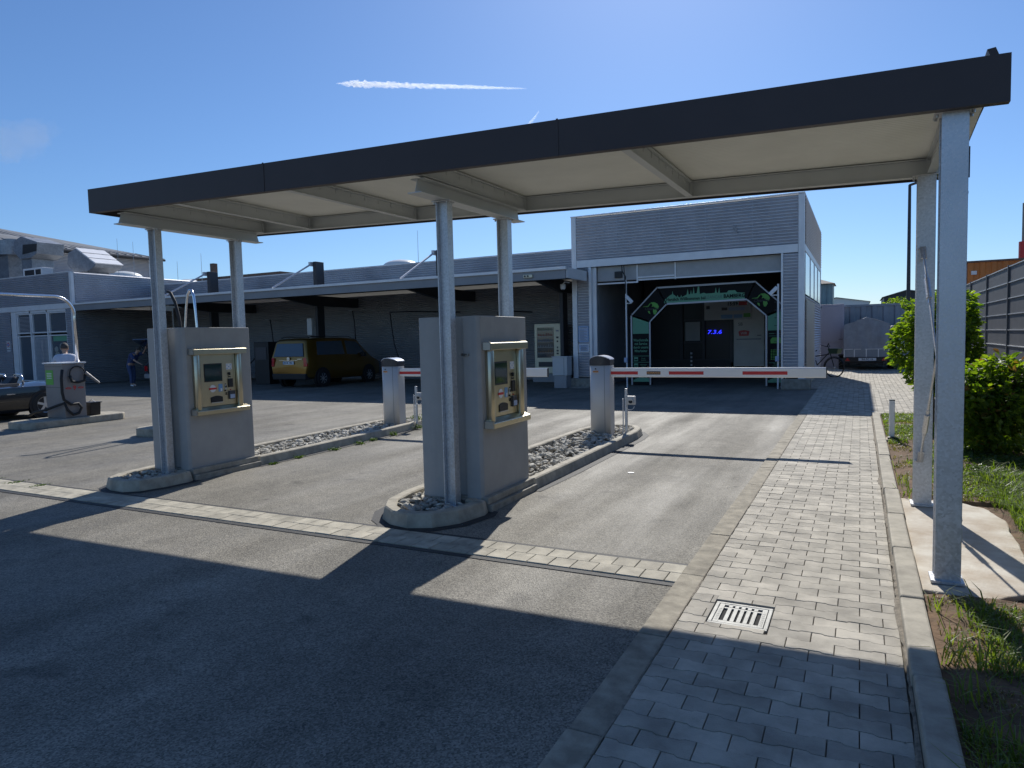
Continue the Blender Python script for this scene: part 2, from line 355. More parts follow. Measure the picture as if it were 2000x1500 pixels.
def paver_field(mb,x0,x1,y0,y1,z,Lx=.225,Ly=.1125,A=.0062,gap=.0021,holes=(),alongY=False,seed=1):
    rnd=random.Random(seed)
    def clip(poly,a0,a1,axis):
        if not poly: return []
        for lim,sgn in ((a0,1),(a1,-1)):
            out=[]
            for i in range(len(poly)):
                p,q=poly[i],poly[(i+1)%len(poly)]; dp=(p[axis]-lim)*sgn; dq=(q[axis]-lim)*sgn
                if dp>=0: out.append(p)
                if dp*dq<0: t=dp/(dp-dq); out.append((p[0]+(q[0]-p[0])*t,p[1]+(q[1]-p[1])*t))
            poly=out
            if len(poly)<3: return []
        return poly
    U0,U1,V0,V1=(x0,x1,y0,y1) if not alongY else (y0,y1,x0,x1)
    rows=int((V1-V0)/Ly)+2
    def wave(u): # period Lx : +1 round multiples of Lx
        t=(u/Lx)%1.0; d=min(t,1-t)
        return 1 if d<.215 else (-1 if d>.285 else 1-2*(d-.215)/.07)
    for r in range(-1,rows):
        off=(r%2)*Lx/2; vb=V0+r*Ly; K=int((U1-U0)/Lx)+3
        for k in range(-1,K):
            ua=U0+k*Lx+off; ub=ua+Lx; g=gap
            us=[ua+g]+[ua+Lx*t for t in (.215,.285,.715,.785)]+[ub-g]
            def w(u): return wave(u-U0-off)
            lo=[(u,vb-A*w(u)+g) for u in us]; hi=[(u,vb+Ly+A*w(u)-g) for u in reversed(us)]
            poly=clip(clip(lo+hi,U0,U1,0),V0,V1,1)
            if len(poly)<3: continue
            if alongY: poly=[(p[1],p[0]) for p in poly][::-1]
            for h in holes:
                if max(p[0] for p in poly)>h[0] and min(p[0] for p in poly)<h[1] and max(p[1] for p in poly)>h[2] and min(p[1] for p in poly)<h[3]:
                    ps=[clip(poly,-99,h[0],0),clip(poly,h[1],99,0),clip(clip(poly,h[0],h[1],0) or [],-99,h[2],1),clip(clip(poly,h[0],h[1],0) or [],h[3],99,1)]
                    pieces=[q_ for q_ in ps if len(q_)>2]; break
            else: pieces=[poly]
            for poly in pieces: emit(mb,poly,z,rnd)
# walkway and rear yard paving
b=MB(); b.box(-.92,.22,-1.0,14.6,-.02,.006); b.box(-1.06,3.2,14.6,20.8,-.02,.006); b.box(-1.45,3.2,20.8,33.5,-.02,.006); b.build('paving_bed',M['sand'],kind='structure')
DR=(-.745,-.43,3.775,4.10)
b=MB(); paver_field(b,-.89,.195,.8,14.4,.020,holes=[(DR[0]-.006,DR[1]+.006,DR[2]-.004,DR[3]+.022)]); b.build('walkway_paving',M['paver'],kind='structure')
b=MB(); paver_field(b,-1.03,3.1,14.42,20.8,.018,Lx=.225,Ly=.1125,alongY=True,seed=3); paver_field(b,-1.40,3.1,20.8,33.3,.018,alongY=True,seed=4); b.build('yard_paving',M['paver'],kind='structure')
# flush kerb strip between asphalt and walkway
b=MB(); y=-.5
rk=random.Random(5)
while y<20.7:
    L=1.0; x=-1.05; b.box(x+rk.uniform(-.004,.004),-.895+rk.uniform(-.003,.003),y+.004,y+L-.004,-.03,.016+rk.uniform(-.002,.002)); y+=L
b.build('flush_kerb',M['kerbold'],bevel=.006,kind='structure')
# raised kerb on the garden side
b=MB(); y=-.6; i=0
while y<14.3:
    L=1.0; dx=rk.uniform(-.005,.005); dz=rk.uniform(-.006,.006)
    b.box(.215+dx,.335+dx,y+.004,min(y+L,14.35)-.004,-.05,.088+dz); y+=L
b.box(.345,2.3,14.26,14.35,-.05,.07)
b.build('garden_kerb',M['kerb'],bevel=.012,kind='structure')
# paver band across the drive
b=MB(); x=-30.
while x<-.95:
    for r in range(2):
        xa=x+(r*.08); w=.162
        if xa+w>-.93: w=-.93-xa
        if w<.03: continue
        z=.012+rk.uniform(-.0015,.0015); b.box(xa+.0014,xa+w-.0014,4.335+r*.172+.001,4.335+(r+1)*.172-.001,-.02,z)
    x+=.165
b.build('paver_band',M['paverw'],bevel=.0025,seg=1,kind='structure')
# garden soil
def soilz(x,y):
    v=noise.noise(Vector((x*2.2,y*2.2,0)))*.03+noise.noise(Vector((x*9,y*9,3)))*.010+noise.noise(Vector((x*28,y*28,7)))*.005
    k=min(1,max(0,(x-.335)/.25)); inpad= .30<x<1.10 and 4.66<y<7.2
    return -.02 if inpad else v*k+k*.025-.012
MB().sheet(.325,3.2,-1.0,14.3,.045,115,600,soilz).build('garden_soil',M['soil'],kind='structure')
MB().sheet(2.9,30,-5,70,.05,10,20).build('verge_ground',M['soil'],kind='structure')
# irregular concrete pad
pts=[(.342,4.66),(.68,4.63),(.88,4.8),(.98,5.2),(1.02,5.9),(1.05,6.6),(.96,7.0),(.77,7.19),(.342,7.17)]
pp=[]
for i,p in enumerate(pts):
    q=pts[(i+1)%len(pts)]
    for k in range(6):
        t=k/6; x=p[0]+(q[0]-p[0])*t; y=p[1]+(q[1]-p[1])*t
        if i<len(pts)-1: x+=noise.noise(Vector((x*9,y*9,1)))*.02; y+=noise.noise(Vector((x*9,y*9,5)))*.02
        pp.append((x,y))
MB().prism(pp,.0,.054,'z').build('concrete_foundation_pad',M['pad'],bevel=.01,kind='structure')
# ------------------------------------------------------------------ drain grate
t=thing('drain_grate','cast iron slotted drain grate sunk in the grey walkway pavers','drain grate',((DR[0]+DR[1])/2,(DR[2]+DR[3])/2,0))
x0,x1,y0,y1=DR
b=MB(); b.box(x0-.004,x1+.004,y0,y1+.02,-.015,.0072); b.build('shaft',M['hole'],t)
b=MB(); f=.022
b.box(x0,x1,y0,y0+f,.0,.018);b.box(x0,x1,y1-f,y1,.0,.018);b.box(x0,x0+f,y0+f,y1-f,.0,.018);b.box(x1-f,x1,y0+f,y1-f,.0,.018); b.build('frame',M['grateM'],t,bevel=.003)
b=MB(); X0,X1=x0+f+.003,x1-f-.003; Y0,Y1=y0+f+.003,y1-f-.003
b.box(X0,X0+.028,Y0,Y1,.004,.017); b.box(X1-.028,X1,Y0,Y1,.004,.017)
b.box(X0+.028,X1-.028,Y0,Y0+.03,.004,.0165); b.box(X0+.028,X1-.028,Y1-.016,Y1,.004,.0165); b.box(X0+.028,X1-.028,Y1-.062,Y1-.045,.004,.0155)
n=5; sp=(X1-X0-.056)/(n+1)
for i in range(n):
    cx=X0+.028+sp*(i+1)
    for (ya,yb) in ((Y0+.03,Y1-.062),(Y1-.045,Y1-.016)): b.box(cx-.011,cx+.011,ya,yb,.004,.0168)
for i in range(7):
    for xx in (X0+.007,X1-.021): b.box(xx,xx+.014,Y0+.03+i*.027,Y0+.044+i*.027,.017,.0185)
b.build('slotted_grid',M['grateM'],t,bevel=.002,seg=1)
# ================================================================== canopy
cp=thing('canopy','long flat drive-through canopy with anthracite fascia on galvanised steel columns','canopy',(-3.4,6.1,0))
FL=(-7.77,4.90,3.130);FR=(.718,4.72,2.842);BR=(.79,7.15,2.894);BL=(-7.74,7.22,3.140)
def zb(x,y):
    u=(x+7.77)/8.5; za=FL[2]+(FR[2]-FL[2])*u; zc=BL[2]+(BR[2]-BL[2])*u; v=(y-4.85)/2.5
    return za+(zc-za)*v
def yf(x): return FL[1]+(FR[1]-FL[1])*(x+7.77)/8.5
def yb(x): return BL[1]+(BR[1]-BL[1])*(x+7.74)/8.53
HF=.262
def strip(mb,xa,xb,yfn,dz0,dz1,t):
    P=[]
    for dz in (dz0,dz1):
        P+=[(xa,yfn(xa),zb(xa,yfn(xa))+dz),(xb,yfn(xb),zb(xb,yfn(xb))+dz),(xb,yfn(xb)+t,zb(xb,yfn(xb))+dz),(xa,yfn(xa)+t,zb(xa,yfn(xa))+dz)]
    mb.hexa(P)
b=MB()
for xa,xb in ((-7.77,-5.02),(-5.015,-2.0),(-1.995,.73)): strip(b,xa,xb,yf,0,HF,.012)
strip(b,-7.77,.73,lambda x:yf(x)+.012,-.0,.008,.05); b.build('front_fascia',M['fascia'],cp)
for xa,xb in ((-5.022,-5.005),(-2.004,-1.988)):
    b=MB(); strip(b,xa,xb,lambda x:yf(x)-.004,-.002,HF+.006,.004); b.build('fascia_joint_cover',M['fascia'],cp)
b=MB(); strip(b,-7.74,.83,yb,0,HF,.012); b.build('rear_fascia',M['fascia'],cp)
b=MB(); P=[]
for dz in (0,HF):
    P+=[(-7.775,yf(-7.77)+.002,zb(-7.77,4.9)+dz),(-7.763,yf(-7.77)+.002,zb(-7.77,4.9)+dz),(-7.733,yb(-7.74)+.01,zb(-7.74,7.22)+dz),(-7.745,yb(-7.74)+.01,zb(-7.74,7.22)+dz)]
b.hexa(P); b.build('side_fascia',M['fascia'],cp)
# roof deck with rib lines running along X
b=MB(); K=46; vs=[];fs=[]
for i in range(K*4+1):
    v=i/(K*4); o=(0,.006,.006,0)[i%4]
    for x in (-7.74,-3.0,.67+.1*v):
        y=yf(x)+.02+(yb(x)-.02-yf(x)-.02)*v; vs.append((x,y,zb(x,y)+.176+o))
for i in range(K*4):
    for k in range(2): a=i*3+k; fs.append((a,a+1,a+4,a+3))
b.add(vs,fs); b.build('roof_soffit',M['cream'],cp)
b=MB(); P=[]
for dz in (.188,.235): P+=[(x,y,zb(x,y)+dz) for x,y in ((-7.74,yf(-7.74)+.015),(.68,yf(.68)+.015),(.78,yb(.78)-.003),(-7.73,yb(-7.73)-.003))]
b.hexa(P); b.build('roof_sheet',M['fascia'],cp)
b=MB(); b.hexa([(.66,4.74,zb(.66,4.9)+.20),(.70,4.74,zb(.66,4.9)+.20),(.77,7.1,zb(.8,7.4)+.20),(.73,7.1,zb(.8,7.4)+.20),(.62,4.74,zb(.66,4.9)+.30),(.66,4.74,zb(.66,4.9)+.305),(.76,7.1,zb(.8,7.4)+.30),(.72,7.1,zb(.8,7.4)+.30)]); b.build('verge_flashing',M['fascia'],cp)
# steel beams (I / U sections)
def ibeam(mb,a,b_,h,w,tw=.007,tf=.009,open_side=None):
    a=Vector(a);b_=Vector(b_); d=(b_-a).normalized(); r=d.cross(Vector((0,0,1))).normalized()
    for z in (tf/2,h-tf/2): mb.bar(a+Vector((0,0,z)),b_+Vector((0,0,z)),w,tf)
    mb.bar(a+Vector((0,0,h/2)),b_+Vector((0,0,h/2)),tw,h-2*tf-.002)
def pt(x,y,dz=0): return (x,y,zb(x,y)+dz)
for nm,fn,o in (('front_edge_beam',yf,.07),('rear_edge_beam',yb,-.10)):
    b=MB(); ibeam(b,pt(-7.70,fn(-7.7)+o,.012),pt(.62,fn(.62)+o,.012),.155,.07)
    b.build(nm,M['galvd'],cp,bevel=.0015,seg=1)
for x,xx in ((-6.45,-6.55),(-4.85,-4.85),(-1.52,-1.53),(.50,.53),(-7.38,-7.40),(-3.34,-3.37)):
    b=MB(); A=pt(x,yf(x)+.11,.016); B=pt(xx,yb(xx)-.14,.016); ibeam(b,A,B,.145,.065)
    for k in range(1,9):
        y=A[1]+(B[1]-A[1])*k/9; X=x+(xx-x)*k/9; b.box(X+.004,X+.009,y-.003,y+.003,zb(X,y)+.10,zb(X,y)+.165)
    b.box(xx-.03,xx+.03,B[1],B[1]+.006,B[2]+.005,B[2]+.14)
    b.build('rafter',M['galvd'],cp,bevel=.0015,seg=1)
cols=[(-7.40,4.98,7.02,5.42,6.60),(-3.37,4.92,6.93,5.36,6.56)]
for X,ya,yb_,c1,c2 in cols:
    b=MB(); zt=min(zb(X,ya),zb(X,yb_))-.002; h=.133; w=.14; za=zb(X,ya)-h; ze=zb(X,yb_)-h
    b.bar((X,ya+.0,za+.0045),(X,yb_,ze+.0045),w,.009); b.bar((X,ya+.05,za+h-.0045),(X,yb_-.05,ze+h-.0045),w,.009)
    b.hexa([(X-.004,ya+.01,za+.01),(X+.004,ya+.01,za+.01),(X+.004,yb_-.01,ze+.01),(X-.004,yb_-.01,ze+.01),(X-.004,ya+.05,za+h-.01),(X+.004,ya+.05,za+h-.01),(X+.004,yb_-.05,ze+h-.01),(X-.004,yb_-.05,ze+h-.01)])
    # gusset plates closing the flange ends
    for yy,s in ((ya+.02,1),(yb_-.02,-1)): b.hexa([(X-.068,yy,za+.01),(X+.068,yy,za+.01),(X+.068,yy+.006*s,za+.01),(X-.068,yy+.006*s,za+.01),(X-.068,yy+.03*s,za+h-.012),(X+.068,yy+.03*s,za+h-.012),(X+.068,yy+.036*s,za+h-.012),(X-.068,yy+.036*s,za+h-.012)]) if False else None
    b.build('cross_girder',M['galvd'],cp,bevel=.0015,seg=1)
def hcol(X,Y,z0,z1,w,d,face='web',nm='column'):
    # face 'web': web faces -Y (flanges face +-X) ; 'flange': flange faces -Y
    b=MB(); tf=.011;tw=.007
    if face=='web':
        b.box(X-w/2,X-w/2+tf,Y-d/2,Y+d/2,z0,z1); b.box(X+w/2-tf,X+w/2,Y-d/2,Y+d/2,z0,z1); b.box(X-w/2+tf,X+w/2-tf,Y-tw/2,Y+tw/2,z0,z1)
    else:
        b.box(X-w/2,X+w/2,Y-d/2,Y-d/2+tf,z0,z1); b.box(X-w/2,X+w/2,Y+d/2-tf,Y+d/2,z0,z1); b.box(X-tw/2,X+tw/2,Y-d/2+tf,Y+d/2-tf,z0,z1)
    c=b.build(nm,M['galv'],cp,bevel=.0025,seg=2)
    b=MB(); b.box(X-w/2-.02,X+w/2+.02,Y-d/2-.02,Y+d/2+.02,z0-.006,z0+.012)
    b.build('base_plate',M['galv'],c,bevel=.002,seg=1)
    b=MB(); b.box(X-w/2-.035,X+w/2+.035,Y-d/2-.01,Y+d/2+.01,z1-.012,z1-.001); b.build('head_plate',M['galv'],c,bevel=.002,seg=1)
    b=MB()
    for sx in (-1,1):
        for sy in (-1,1): b.cyl((X+sx*(w/2+.022),Y+sy*d*.3,z1-.028),(X+sx*(w/2+.022),Y+sy*d*.3,z1-.012),.009,6)
    if face=='web':
        for z in (z0+.05,z0+.5,z0+1.03,z0+1.55):
            b.cyl((X+.02,Y-tw/2-.010,z),(X+.02,Y-tw/2,z),.009,6); b.cyl((X+.02,Y-tw/2-.003,z),(X+.02,Y-tw/2,z),.014,12)
    b.build('bolts',M['bolt'],c)
    return c
for X,ya,yb_,c1,c2 in cols:
    hcol(X+.012,c1,.07,zb(X,c1)-.134,.122,.09); hcol(X,c2,.07,zb(X,c2)-.134,.128,.10)
cA=hcol(.483,4.875,.064,zb(.5,4.87)+.012,.137,.137,'flange'); cB=hcol(.495,6.94,.064,zb(.5,6.94)+.012,.137,.137,'flange')
# bracing rods between right-hand columns
for (a,b_) in (((.47,6.86,2.28),(.53,4.95,.55)),((.47,6.86,.46),(.53,4.95,2.28))):
    A=Vector(a);B=Vector(b_); d=(B-A).normalized(); b=MB()
    b.cyl(A,B,.009,10); b.cyl(A+d*.42,A+d*.66,.021,12); b.cyl(A+d*.36,A+d*.42,.013,6); b.cyl(A+d*.66,A+d*.72,.013,6)
    for p,s in ((A,1),(B,-1)):
        b.bar(p-d*.16*s,p+d*.14*s,.012,.045,(1,0,0))
        for k in range(3):
            for q in (-.024,.024): b.cyl(tuple(p+d*s*(-.1+.05*k)+Vector((q-.012,0,0))),tuple(p+d*s*(-.1+.05*k)+Vector((q-.002,-.012*s,0))),.007,6)
    b.build('bracing_rod',M['galv'],cp,smooth=False)
# ================================================================== islands
def offset_poly(P,d):
    n=len(P); out=[]
    for i in range(n):
        a=Vector(P[i-1]);b=Vector(P[i]);c=Vector(P[(i+1)%n]); t=((b-a).normalized()+(c-b).normalized()); t.normalize(); nn=Vector((-t.y,t.x))
        out.append((b.x+nn.x*d,b.y+nn.y*d))
    return out
def island(nm,label,P,grp):
    # P counter clockwise outline
    t=thing(nm,label,'kerb island',(sum(p[0] for p in P)/len(P),sum(p[1] for p in P)/len(P),0),group=grp)
    rings=[(0,-.04),(0,.02),(.022,.112),(.035,.124),(.118,.124),(.13,.112),(.13,0)]
    n=len(P); vs=[]
    for off,z in rings: vs+=[(p[0],p[1],z) for p in offset_poly(P,off)]
    fs=[]
    for r in range(len(rings)-1):
        for i in range(n): j=(i+1)%n; fs.append((r*n+i,r*n+j,(r+1)*n+j,(r+1)*n+i))
    b=MB(); b.add(vs,fs); b.build('kerb',M['kerb'],t,smooth=False)
    # joints: thin dark tar slots drawn as real narrow grooves proud by 1 mm
    b=MB(); acc=0; In=offset_poly(P,.12); Mid=offset_poly(P,.03); Out=offset_poly(P,-.001)
    for i in range(n):
        j=(i+1)%n; L=(Vector(P[j])-Vector(P[i])).length
        acc+=L
        if acc>.95:
            acc=0; k=j; p=Out[k]; q=Mid[k]; r=In[k]; tdir=(Vector(P[(k+1)%n])-Vector(P[k])).normalized()*.003
            b.add([(p[0]-tdir.x,p[1]-tdir.y,.0),(p[0]+tdir.x,p[1]+tdir.y,.0),(q[0]+tdir.x,q[1]+tdir.y,.1255),(q[0]-tdir.x,q[1]-tdir.y,.1255),(r[0]+tdir.x,r[1]+tdir.y,.1255),(r[0]-tdir.x,r[1]-tdir.y,.1255)],[(0,1,2,3),(3,2,4,5)])
    b.build('kerb_joint',M['tar'],t)
    I=offset_poly(P,.131); MB().prism([tuple(p) for p in I],-.01,.045,'z').build('gravel_bed',M['sand'],t)
    return t,I
def inside(p,poly):
    c=False; n=len(poly)
    for i in range(n):
        a,b_=poly[i],poly[i-1]
        if (a[1]>p[1])!=(b_[1]>p[1]) and p[0]<(b_[0]-a[0])*(p[1]-a[1])/(b_[1]-a[1])+a[0]: c=not c
    return c
def rocks(nm,label,I,avoid,seed,N):
    rnd=random.Random(seed); vs=[];fs=[]
    x0=min(p[0] for p in I);x1=max(p[0] for p in I);y0=min(p[1] for p in I);y1=max(p[1] for p in I)
    base=bmesh.new(); bmesh.ops.create_icosphere(base,subdivisions=1,radius=1); BV=[v.co.copy() for v in base.verts]; BF=[tuple(v.index for v in f.verts) for f in base.faces]; base.free()
    k=0
    while k<N:
        x=rnd.uniform(x0,x1);y=rnd.uniform(y0,y1)
        if not inside((x,y),I) or any(a[0]<x<a[1] and a[2]<y<a[3] for a in avoid): continue
        k+=1; s=rnd.uniform(.022,.06); sc=Vector((s*rnd.uniform(.8,1.3),s*rnd.uniform(.6,1.),s*rnd.uniform(.35,.65)))
        R=Matrix.Rotation(rnd.uniform(0,6.28),3,'Z')@Matrix.Rotation(rnd.uniform(-.5,.5),3,'X')@Matrix.Rotation(rnd.uniform(-.5,.5),3,'Y')
        c=Vector((x,y,rnd.uniform(.048,.10))); n=len(vs)
        for v in BV:
            w=v*rnd.uniform(.72,1.15); vs.append(tuple(c+R@Vector((w.x*sc.x,w.y*sc.y,w.z*sc.z))))
        fs+=[tuple(i+n for i in f) for f in BF]
    o=raw(nm,vs,fs,M['rock1'],kind='stuff'); tag(o,label,'gravel'); return o
P1=[(-3.84,4.93),(-3.66,4.80),(-3.45,4.755),(-3.25,4.84),(-3.10,5.05),(-3.03,5.38),(-3.05,5.47),(-3.16,5.50),(-3.16,6.48),(-3.04,6.52),(-3.035,7.4),(-3.04,8.4),(-3.045,9.4),(-3.05,10.3),(-3.10,10.72),(-3.25,11.02),(-3.5,11.15),(-3.8,11.05),(-4.0,10.8),(-4.08,10.4),(-4.09,9.4),(-4.09,8.4),(-4.09,7.4),(-4.08,6.3),(-4.05,5.5),(-3.98,5.15)]
P2=[(-7.73,4.87),(-7.52,4.79),(-7.30,4.78),(-7.15,4.88),(-7.07,5.15),(-7.06,5.44),(-7.09,5.52),(-7.20,5.55),(-7.20,6.52),(-7.08,6.56),(-7.08,7.4),(-7.11,8.4),(-7.15,9.4),(-7.22,10.3),(-7.28,10.72),(-7.42,11.0),(-7.65,11.12),(-7.95,11.03),(-8.13,10.8),(-8.2,10.4),(-8.18,9.4),(-8.15,8.4),(-8.10,7.4),(-8.03,6.3),(-7.95,5.5),(-7.88,5.1)]
t1,I1=island('kerb_island','light concrete kerb island under the right-hand payment kiosk and right barrier',P1,'kerbed gravel islands')
t2,I2=island('kerb_island','light concrete kerb island under the left payment kiosk, weeds along its side',P2,'kerbed gravel islands')
rocks('gravel','pale broken stone gravel filling the right kerb island',I1,[(-3.75,-3.13,5.52,6.48),(-3.8,-3.42,10.18,10.5)],3,1050)
rocks('gravel','pale broken stone gravel filling the left kerb island',I2,[(-7.78,-7.17,5.56,6.52),(-7.84,-7.4,10.18,10.5)],4,1050)
# tar strip round islands
b=MB(); O=offset_poly(P1,-.10); n=len(P1); b.add([(p[0],p[1],.0045) for p in P1]+[(p[0],p[1],.0045) for p in O],[(i,(i+1)%n,n+(i+1)%n,n+i) for i in range(n)]); O=offset_poly(P2,-.08); b.add([(p[0],p[1],.0045) for p in P2]+[(p[0],p[1],.0045) for p in O],[(i,(i+1)%n,n+(i+1)%n,n+i) for i in range(n)]); b.build('tar_edging',M['tar'],kind='structure')
# ================================================================== payment kiosks
def kiosk(label,X0,X1,Y0,Y1,ZT):
    t=thing('payment_kiosk',label,'payment kiosk',((X0+X1)/2,(Y0+Y1)/2,0),group='concrete payment kiosks under the canopy')
    b=MB(); cx=X0+.40; s=.085 # slot round the column on the front
    poly=[(X0,Y0),(cx-s,Y0),(cx-s,Y0+.06),(cx+s,Y0+.06),(cx+s,Y0),(X1-.03,Y0),(X1,Y0+.03),(X1,Y1),(X0,Y1)]
    b.prism(poly,.10,ZT,'z'); b.build('concrete_body',M['kiosk'],t,bevel=.008)
    b=MB(); b.box(X0-.01,X1+.085,Y0+.005,Y1+.03,-.01,.065); b.box(X0-.005,X1+.05,Y0+.004,Y1+.012,.067,.132); b.build('plinth',M['plinth'],t,bevel=.006)
    # stainless surround on the +X face
    X=X1; ya,ye=Y0+.05,Y0+.86; z0,z1=.77,1.575
    b=MB(); b.prism([(X,z1-.075),(X+.085,z1-.075),(X+.085,z1-.012),(X+.06,z1),(X,z1)],ya+.02,ye,'y'); b.build('rain_hood',M['steel'],t,bevel=.004)
    b=MB(); b.prism([(X,z0),(X+.10,z0),(X+.10,z0+.05),(X,z0+.09)],ya+.02,ye,'y'); b.build('lower_shelf',M['steel'],t,bevel=.004)
    b=MB(); b.box(X,X+.084,ya,ya+.018,z1-.076,z1-.002); b.build('end_cap',M['steeld'],t,bevel=.002); b=MB(); b.box(X,X+.099,ya,ya+.018,z0-.001,z0+.07); b.build('end_cap',M['steeld'],t,bevel=.002)
    for yy in (ya+.045,ye-.14):
        b=MB(); b.tube([(X+.028,yy+.045,z0+.06),(X+.028,yy+.045,z1-.076)],.042,24); b.box(X,X+.03,yy+.005,yy+.085,z0+.07,z1-.077); b.build('round_post',M['steel'],t,smooth=False,bevel=.001)
        for p in t.children[-1].data.polygons: p.use_smooth=len(p.vertices)==4 and abs(p.normal.z)<.1
    pa,pb=ya+.14,ye-.14
    pn=MB(); pn.box(X,X+.012,pa,pb,z0+.09,z1-.076); pn=pn.build('front_panel',M['steel'],t)
    W=pb-pa; XX=X+.0125
    def at(u,v,w,h,nm,m,d=.006,bev=0.): # u from left(0) to right(1) as seen from +X, left = small Y
        b=MB(); y=pa+u*W; b.box(XX,XX+d,y,y+w*W,v,v+h); return b.build(nm,m,pn,bevel=bev)
    at(.12,1.16,.50,.225,'bezel',M['black'],.003); at(.14,1.175,.46,.195,'screen',M['screen'],.005)
    at(.74,1.30,.17,.075,'card_scheme_label',M['white'],.002)
    lab=MB()
    for i in range(3):
        for j in range(3):
            if (i+j)%2==0: lab.box(XX+.002,XX+.0028,pa+(.755+.05*i)*W,pa+(.785+.05*i)*W,1.308+.022*j,1.318+.022*j)
    lab.build('label_print',M['blue'],pn)
    b=MB(); y=pa+.82*W; b.box(XX,XX+.02,y-.008,y+.010,1.225,1.265); b.box(XX,XX+.012,y-.022,y+.004,1.245,1.262); b.box(XX,XX+.012,y-.012,y+.018,1.20,1.215); b.build('coin_slot',M['black'],pn,bevel=.002)
    at(.78,1.075,.13,.11,'note_slot',M['black'],.012,.002)
    b=MB(); y=pa+.84*W; b.tube([(XX,y,1.045),(XX+.008,y,1.045)],.007,12); b.build('red_button',M['red'],pn)
    b=MB(); y=pa+.34*W; b.tube([(XX,y,1.075),(XX+.003,y,1.075)],.045,28); b.build('round_sticker',M['white'],pn)
    b=MB(); b.box(XX+.003,XX+.0045,y-.056,y+.056,1.062,1.085); b.build('sticker_band',M['red'],pn)
    at(.50,1.03,.115,.095,'blue_label',M['blue'],.002); at(.555,1.035,.045,.035,'label_patch',M['white'],.0035)
    at(.68,1.05,.05,.06,'lock_plate',M['bolt'],.006,.002)
    b=MB(); y=pa+.70*W; b.tube([(XX,y,1.12),(XX+.006,y,1.12)],.006,10); b.box(XX+.006,XX+.012,y-.006,y+.012,1.075,1.10); b.box(XX,XX+.012,y-.014,y-.002,1.03,1.048); b.box(XX,XX+.01,y+.004,y+.010,.99,1.015); b.box(XX,XX+.01,y-.006,y+.020,.983,.99); b.build('key_switch',M['black'],pn)
    at(.78,.925,.175,.105,'card_reader',M['darkplate'],.018,.003); at(.80,.935,.135,.05,'reader_keypad',M['bluep'],.021)
    # coin tray with arched top
    b=MB(); y0=pa+.27*W; y1=pa+.60*W; poly=[(y0,.905),(y1,.905)]+[(y0+(y1-y0)*(1-k/8),.965+.018*math.sin(math.pi*k/8)) for k in range(9)]
    b.add([(XX,p[0],p[1]) for p in poly]+[(XX+.007,p[0],p[1]) for p in poly],[tuple(range(len(poly)))[::-1],tuple(range(len(poly),2*len(poly)))]+[(i,(i+1)%len(poly),len(poly)+(i+1)%len(poly),len(poly)+i) for i in range(len(poly))]); b.build('coin_tray',M['black'],pn)
    b=MB(); b.box(XX+.007,XX+.012,y0,y1,.893,.903); b.build('tray_lip',M['bolt'],pn)
    return t
k1=kiosk('grey concrete payment kiosk on the right island, centre of photo',-3.77,-3.11,5.5,6.49,1.82)
k2=kiosk('grey concrete payment kiosk on the left island, nearer the vacuum stations',-7.80,-7.15,5.54,6.53,1.83)
b=MB(); b.box(-3.30,-3.22,5.485,5.4995,1.45,1.475); o=b.build('number_plate',M['steeld'],k1)
text('number_print','1 274',.02,M['black'],k1,(-3.26,5.484,1.462),ext=.0006)
